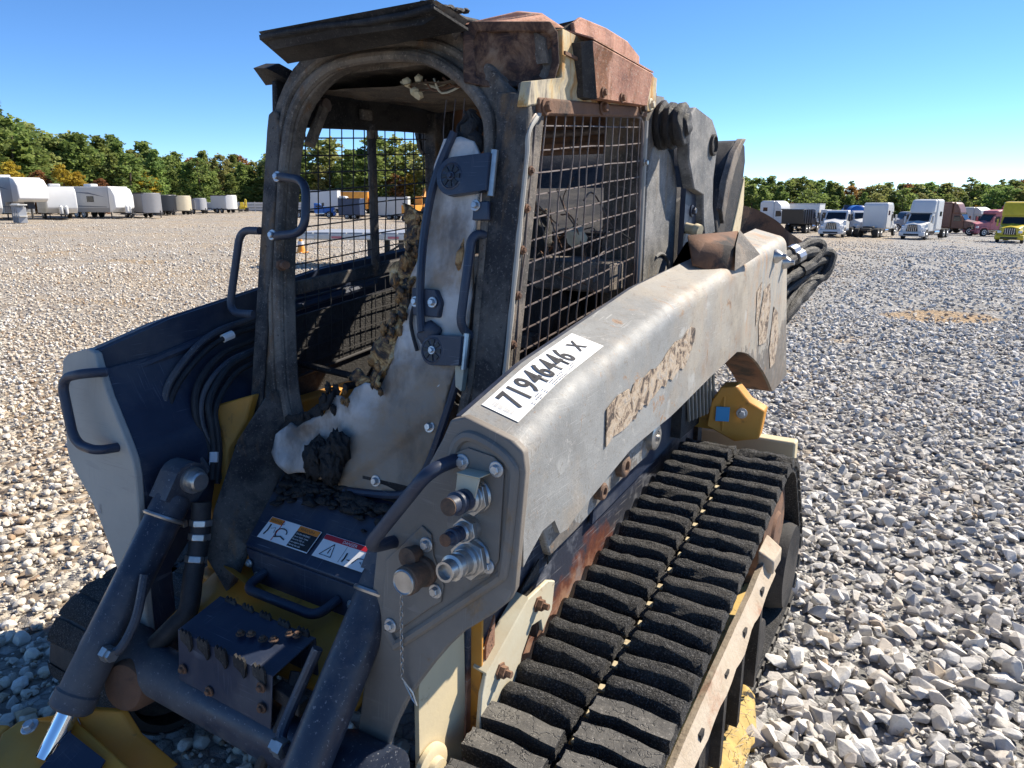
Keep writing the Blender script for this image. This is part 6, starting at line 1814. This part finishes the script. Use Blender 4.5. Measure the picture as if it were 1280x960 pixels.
# low flatbed, small loader and white perimeter fence at the far left corner
fl = thing('utility_trailer', 'low open trailer with white rails near the far fence', 'trailer', at_bearing(262, 106), RIGHTWARD + R(-20))
vp(MB().bb(-1.6, 1.6, -1, 1, .5, .62), 'deck', 'dark', fl); vp(MB().bb(-1.6, 1.6, -1.03, -.98, .62, 1.3), 'side_rail', 'white', fl)
vp(MB().bb(-1.6, 1.6, .98, 1.03, .62, 1.3), 'side_rail', 'white', fl)
for y in (-.95, .95): wheel(fl, 0, y, .33, .2)
def excavator(px, d, turn, s_, label, mat):
    t = thing('excavator', label, 'excavator', at_bearing(px, d), RIGHTWARD + R(turn))
    for y in (-.75, .75): vp(prof([(-1.2 * s_, .12), (-1.4 * s_, .4), (-1.2 * s_, .7 * s_), (1.2 * s_, .7 * s_), (1.4 * s_, .4), (1.2 * s_, .12)], .4, y * s_ - .2), 'crawler', 'dark', t)
    vp(prof([(-1.4 * s_, .8 * s_), (-1.4 * s_, 1.7 * s_), (.2 * s_, 1.75 * s_), (.9 * s_, 1.3 * s_), (1.0 * s_, .8 * s_)], 1.7 * s_), 'house', mat, t)
    c = vp(prof([(-.1 * s_, 1.76 * s_), (-.1 * s_, 2.6 * s_), (.9 * s_, 2.6 * s_), (1.05 * s_, 1.31 * s_), (.2 * s_, 1.76 * s_)], .9 * s_, -.85 * s_), 'cab', mat, t)
    vp(prof([(.02 * s_, 1.85 * s_), (.02 * s_, 2.5 * s_), (.85 * s_, 2.5 * s_), (.9 * s_, 1.85 * s_)], .04, -.89 * s_), 'cab_glass', 'glass', c, 0)
    vp(MB().tube([(.9 * s_, .3 * s_, 1.3 * s_), (2.2 * s_, .3 * s_, 3.3 * s_), (3.4 * s_, .3 * s_, 3.1 * s_)], [.2 * s_, .22 * s_, .15 * s_], 8), 'boom', mat, t, 0)
    vp(MB().tube([(3.3 * s_, .3 * s_, 3.2 * s_), (3.5 * s_, .3 * s_, 1.2 * s_)], [.16 * s_, .1 * s_], 8), 'stick', mat, t, 0)
    vp(prof([(3.3 * s_, 1.3 * s_), (3.9 * s_, 1.2 * s_), (3.8 * s_, .5 * s_), (3.2 * s_, .4 * s_), (3.1 * s_, .8 * s_)], .8 * s_, -.1 * s_), 'bucket', 'dark', t)
    return t
excavator(303, 108, -60, .55, 'small yellow digger by the far white fence', 'yellow')
fn = thing('perimeter_fence', 'long white fence along the far end of the lot', 'fence', at_bearing(318, 112), RIGHTWARD)
for k in range(-5, 8):
    vp(MB().bb(k * 2.4 - .05, k * 2.4 + .05, -.05, .05, 0, 1.5), 'post', 'white', fn, 0)
for k in range(-5, 7):
    for j in range(3): vp(MB().bb(k * 2.4 + .06, k * 2.4 + 2.34, -.03, .03, .25 + .42 * j, .6 + .42 * j), 'board', 'white', fn, 0)

def truck(px, d, turn, paint, label, group, roof=3.9, sleeper=1.9, hood=1.7, back=None, back_mat='white', grille='chrome', low=2.35, scale=1.0):
    """bonneted truck tractor; roof = top of the fairing, sleeper = length of the bunk behind the cab (0 for a day cab)"""
    t = thing('truck', label, 'truck', at_bearing(px, d), R(-59) - math.atan((px - 640) / 929) + R(turn), group)
    t.scale = (scale,) * 3
    W = 2.4
    xf = 3.2; xc = xf - hood; xb = xc - 1.5 - sleeper; xr = xb - 3.0
    vp(prof([(xr, .75), (xr, 1.0), (xf - .3, 1.0), (xf - .3, .75)], .9), 'chassis', 'dark', t)
    hd = MB()
    a = [(xc, -W / 2 + .1, .85), (xc, -W / 2 + .1, 1.75), (xc, 0, low - .45), (xc, W / 2 - .1, 1.75), (xc, W / 2 - .1, .85)]
    b = [(xf - .1, -W / 2 + .28, .8), (xf - .12, -W / 2 + .45, 1.45), (xf - .15, 0, 1.62), (xf - .12, W / 2 - .45, 1.45), (xf - .1, W / 2 - .28, .8)]
    hd.add(a + b, [(0, 1, 2, 3, 4), (9, 8, 7, 6, 5)] + [(i, i + 1, i + 6, i + 5) for i in range(4)] + [(4, 0, 5, 9)])
    h = vp(hd, 'bonnet', paint, t, .06)
    g = vp(MB().plate([(xf - .08, -.55, .85), (xf - .08, .55, .85), (xf - .11, .42, 1.5), (xf - .11, -.42, 1.5)], (.05, 0, 0)), 'grille', 'dark', h, .02)
    for k in range(5): vp(MB().box((xf - .03, -.36 + k * .18, 1.16), (.03, .03, .58)), 'grille_bar', grille, g, 0)
    for y in (-.85, .85):
        vp(MB().box((xf - .18, y, 1.1), (.22, .34, .24)), 'headlight', 'lamp', h, .06)
        vp(prof([(xf - .25, .82), (xf - .5, 1.18), (xf - 1.2, 1.22), (xf - 1.55, .82), (xf - 1.35, .8), (xf - 1.15, 1.02), (xf - .6, 1.0), (xf - .42, .8)], .36, y - .18 + .14 * (1 if y > 0 else -1)), 'wheel_arch', paint, h, .03)
    vp(prof([(xf - .35, .35), (xf - .35, .82), (xf + .0, .8), (xf + .06, .6), (xf + .0, .36)], W), 'bumper', paint if paint != 'black' else 'chrome', t, .08)
    vp(MB().bb(xf + .04, xf + .075, -.7, .7, .45, .62), 'air_intake', 'dark', t, .01)
    cab = [(xc - .02, .8), (xc - .02, 1.75), (xc - .5, low + .15), (xc - .7, low + .32), (xc - 1.45, low + .35), (xc - 1.45, .8)]
    c = vp(prof(cab, W - .25), 'cab', paint, t, .06)
    ws_ = vp(MB().plate([(xc + .0, -W / 2 + .25, 1.82), (xc + .0, W / 2 - .25, 1.82), (xc - .47, W / 2 - .32, low + .12), (xc - .47, -W / 2 + .32, low + .12)], (.05, 0, .02)), 'windscreen', 'glass', c, .02)
    for s_ in (-1, 1):
        y = s_ * (W / 2 - .125)
        vp(MB().plate([(xc - .3, y, 1.7), (xc - .55, y, low), (xc - 1.2, y, low), (xc - 1.2, y, 1.65)], (0, s_ * .02, 0)), 'side_window', 'glass', c, 0)
        vp(MB().bb(xc - .25, xc - .05, s_ * (W / 2 + .05), s_ * (W / 2 + .2), 1.6, 2.3), 'mirror', paint if roof > 3 else 'dark', c, .03)
        vp(MB().lathe((xb + .2, s_ * .85, .68), (1, 0, 0), [(0, .26), (.05, .3), (1.35, .3), (1.4, .26)], 16), 'fuel_tank', 'chrome', t, 0)
        wheel(t, xf - .95, s_ * (W / 2 - .18), .5, .28)
        for x in (xr + .6, xr + 1.75): wheel(t, x, s_ * (W / 2 - .28), .5, .5)
    if sleeper:
        vp(prof([(xb, .8), (xb, roof - .25), (xb + .3, roof - .03), (xc - 1.46, roof - .05), (xc - 1.46, .8)], W), 'sleeper', paint, t, .22, seg=4)
        for s_ in (-1, 1):
            vp(MB().bb(xb + .5, xb + 1.1, s_ * (W / 2) - .02, s_ * (W / 2) + .02, 2.3, 2.75), 'sleeper_window', 'glass', t, 0)
    if roof > 3:
        vp(prof([(xc - .48, low + .18), (xc - .62, low + .75), (xc - 1.0, roof - .15), (xc - 1.45, roof), (xc - 1.45, low + .2)], W - .1), 'roof_fairing', paint, t, .3, seg=4)
        vp(MB().bb(xc - .72, xc - .45, -W / 2 + .2, W / 2 - .2, low + .14, low + .24), 'sun_visor', 'dark' if paint != 'yellow' else 'yellow', t, .02)
    vp(MB().bb(xr + .8, xr + 1.6, -.5, .5, 1.0, 1.16), 'fifth_wheel', 'dark', t)
    if back == 'box':
        bx = vp(MB().bb(xr - 1.0, xb - .1, -1.25, 1.25, 1.05, 3.4), 'box_body', back_mat, t, .04)
        vp(MB().bb(xr - 1.02, xb - .08, -1.27, 1.27, 3.34, 3.44), 'roof_rail', 'grey', bx, 0)
    elif back == 'tank':
        bx = vp(MB().lathe((xr - 2.5, 0, 2.15), (1, 0, 0), [(0, .6), (.15, 1.0), (.35, 1.15), (4.6, 1.15), (4.8, 1.0), (4.95, .6)], 28), 'tank', back_mat, t, 0)
        vp(MB().bb(xr - .4, xr - .2, -1.17, 1.17, 1.0, 3.32), 'tank_band', 'navy', bx, 0)
    elif back == 'dump':
        bx = vp(prof([(xr - 1.2, 1.1), (xr - 1.4, 2.7), (xb - .1, 2.7), (xb - .3, 1.1)], 2.4), 'dump_body', back_mat, t, .04)
        for k in range(4): vp(MB().bb(xr - .9 + k * .9, xr - .8 + k * .9, -1.27, -1.2, 1.15, 2.65), 'side_rib', back_mat, bx, 0)
    return t
GT = 'trucks parked on the right of the lot'
truck(1158, 76, -17, 'white', 'white tall roofed semi tractor facing the camera with dark windscreen', GT, roof=4.0)
truck(1274, 74, -6, 'yellow', 'bright yellow semi tractor at the right edge of the picture', GT, roof=4.0)
truck(1052, 77, -13, 'white', 'white low roofed day cab truck with a flat bonnet', GT, roof=2.7, sleeper=0, hood=1.5)
truck(1078, 86, 14, 'white', 'white truck carrying a bright blue tank behind the day cab truck', GT, roof=2.7, sleeper=0, back='tank', back_mat='blue')
truck(1102, 80, 166, 'white', 'white sleeper tractor parked tail first beside the tall roofed semi', GT, roof=3.6)
truck(1196, 92, 72, 'brown', 'brown sleeper tractor standing side on behind the white semi', GT, roof=4.0, sleeper=2.4)
truck(1226, 98, 60, 'offwhite', 'dirty white tractor between the brown and the red trucks', GT, roof=3.5)
truck(1248, 90, -48, 'pink', 'crumpled faded red tractor left of the yellow semi', GT, roof=3.2)
truck(1268, 100, -30, 'red', 'dark red tractor half hidden behind the yellow semi', GT, roof=3.9)
truck(1006, 86, 165, 'black', 'black dump truck left of the white day cab truck', GT, roof=2.7, sleeper=0, back='dump', back_mat='black')
truck(1030, 94, 75, 'white', 'white service truck with windowed body behind the black dump truck', GT, roof=2.7, sleeper=0, back='box', back_mat='white')
truck(974, 94, 60, 'white', 'white tractor seen over the loader tailgate', GT, roof=3.6)
truck(1140, 104, -60, 'grey', 'grey wrecked tractor glimpsed left of the tall roofed semi', GT, roof=2.7, sleeper=0)
GC = 'vehicles seen through the loader cab'
truck(392, 92, 86, 'blue', 'pale blue pickup truck seen through the left cab screen', GC, roof=2.6, sleeper=0, low=1.9, scale=.8)
truck(425, 100, 80, 'white', 'white box truck with blue side panel seen through the cab', GC, roof=2.7, sleeper=0, back='box', back_mat='white')
truck(462, 104, 84, 'orange', 'orange box truck seen through the cab past the divider', GC, roof=2.7, sleeper=0, back='box', back_mat='orange')
cargo_trailer(440, 92, 0, 3.0, 2.2, 2.5, 'navy', 'dark blue trailer in front of the orange box truck', GC)
cargo_trailer(492, 96, 0, 4.0, 2.3, 2.9, 'offwhite', 'off white trailer right of the cab screen divider', GC, nose=False)
excavator(520, 88, 60, 1.15, 'orange yellow excavator behind the off white trailer', 'orange')
# flatbed standing beside the loader
fb = thing('flatbed_trailer', 'long grey flatbed trailer on jack stands behind the cab', 'trailer', spot(21, -3.0), RIGHTWARD + R(-8))
vp(prof([(-3.4, .92), (-2.9, .98), (4.0, .98), (4.0, .82), (-2.6, .82)], 2.3), 'frame', 'offwhite', fb)
for k in range(14): vp(MB().bb(-2.8 + k * .48, -2.36 + k * .48, -1.12, 1.12, .985, 1.02), 'deck_board', 'offwhite', fb, 0) if False else vp(MB().bb(-2.8 + k * .48, -2.36 + k * .48, -1.12, 1.12, .985, 1.02), 'deck_board', 'grey', fb, 0)
for k in range(8): vp(MB().bb(-2.6 + k * .8, -2.3 + k * .8, -1.17, -1.15, .86, .92), 'reflector', 'pink' if k % 2 else 'white', fb, 0)
for x in (-.9, .0):
    for y in (-.8, .8): vp(MB().bb(x, x + .12, y - .06, y + .06, .0, .83), 'landing_leg', 'dark', fb, 0)
vp(MB().tube([(-.84, -.8, .15), (.06, -.8, .7)], .03, 6), 'leg_brace', 'dark', fb, 0)
for x in (2.6, 3.6):
    for y in (-1.0, 1.0): wheel(fb, x, y, .42, .25)
rp = thing('loading_ramp', 'steel loading ramp leaning against the flatbed trailer', 'ramp', spot(19.5, -1.9), RIGHTWARD)
vp(MB().plate([(-.7, -.3, .02), (.9, -.3, .02), (.9, .7, .85), (-.3, .7, .85)], (0, .05, .03)), 'plate', 'midgrey', rp, .01)
for k in range(5): vp(MB().box((.15, -.2 + k * .2, .13 + k * .166), (1.2, .03, .03)), 'cleat', 'grey', rp, 0)
cn = thing('traffic_cone', 'small orange traffic cone on the gravel beyond the cab', 'cone', at_bearing(372, 27))
vp(MB().lathe((0, 0, .04), (0, 0, 1), [(0, .16), (.3, .09), (.6, .03)], 16), 'cone', 'orange', cn, 0); vp(MB().bb(-.2, .2, -.2, .2, .0, .045), 'base', 'orange', cn, .01)
vp(MB().lathe((0, 0, .3), (0, 0, 1), [(0, .125), (.12, .098)], 16), 'white_band', 'white', cn, 0)
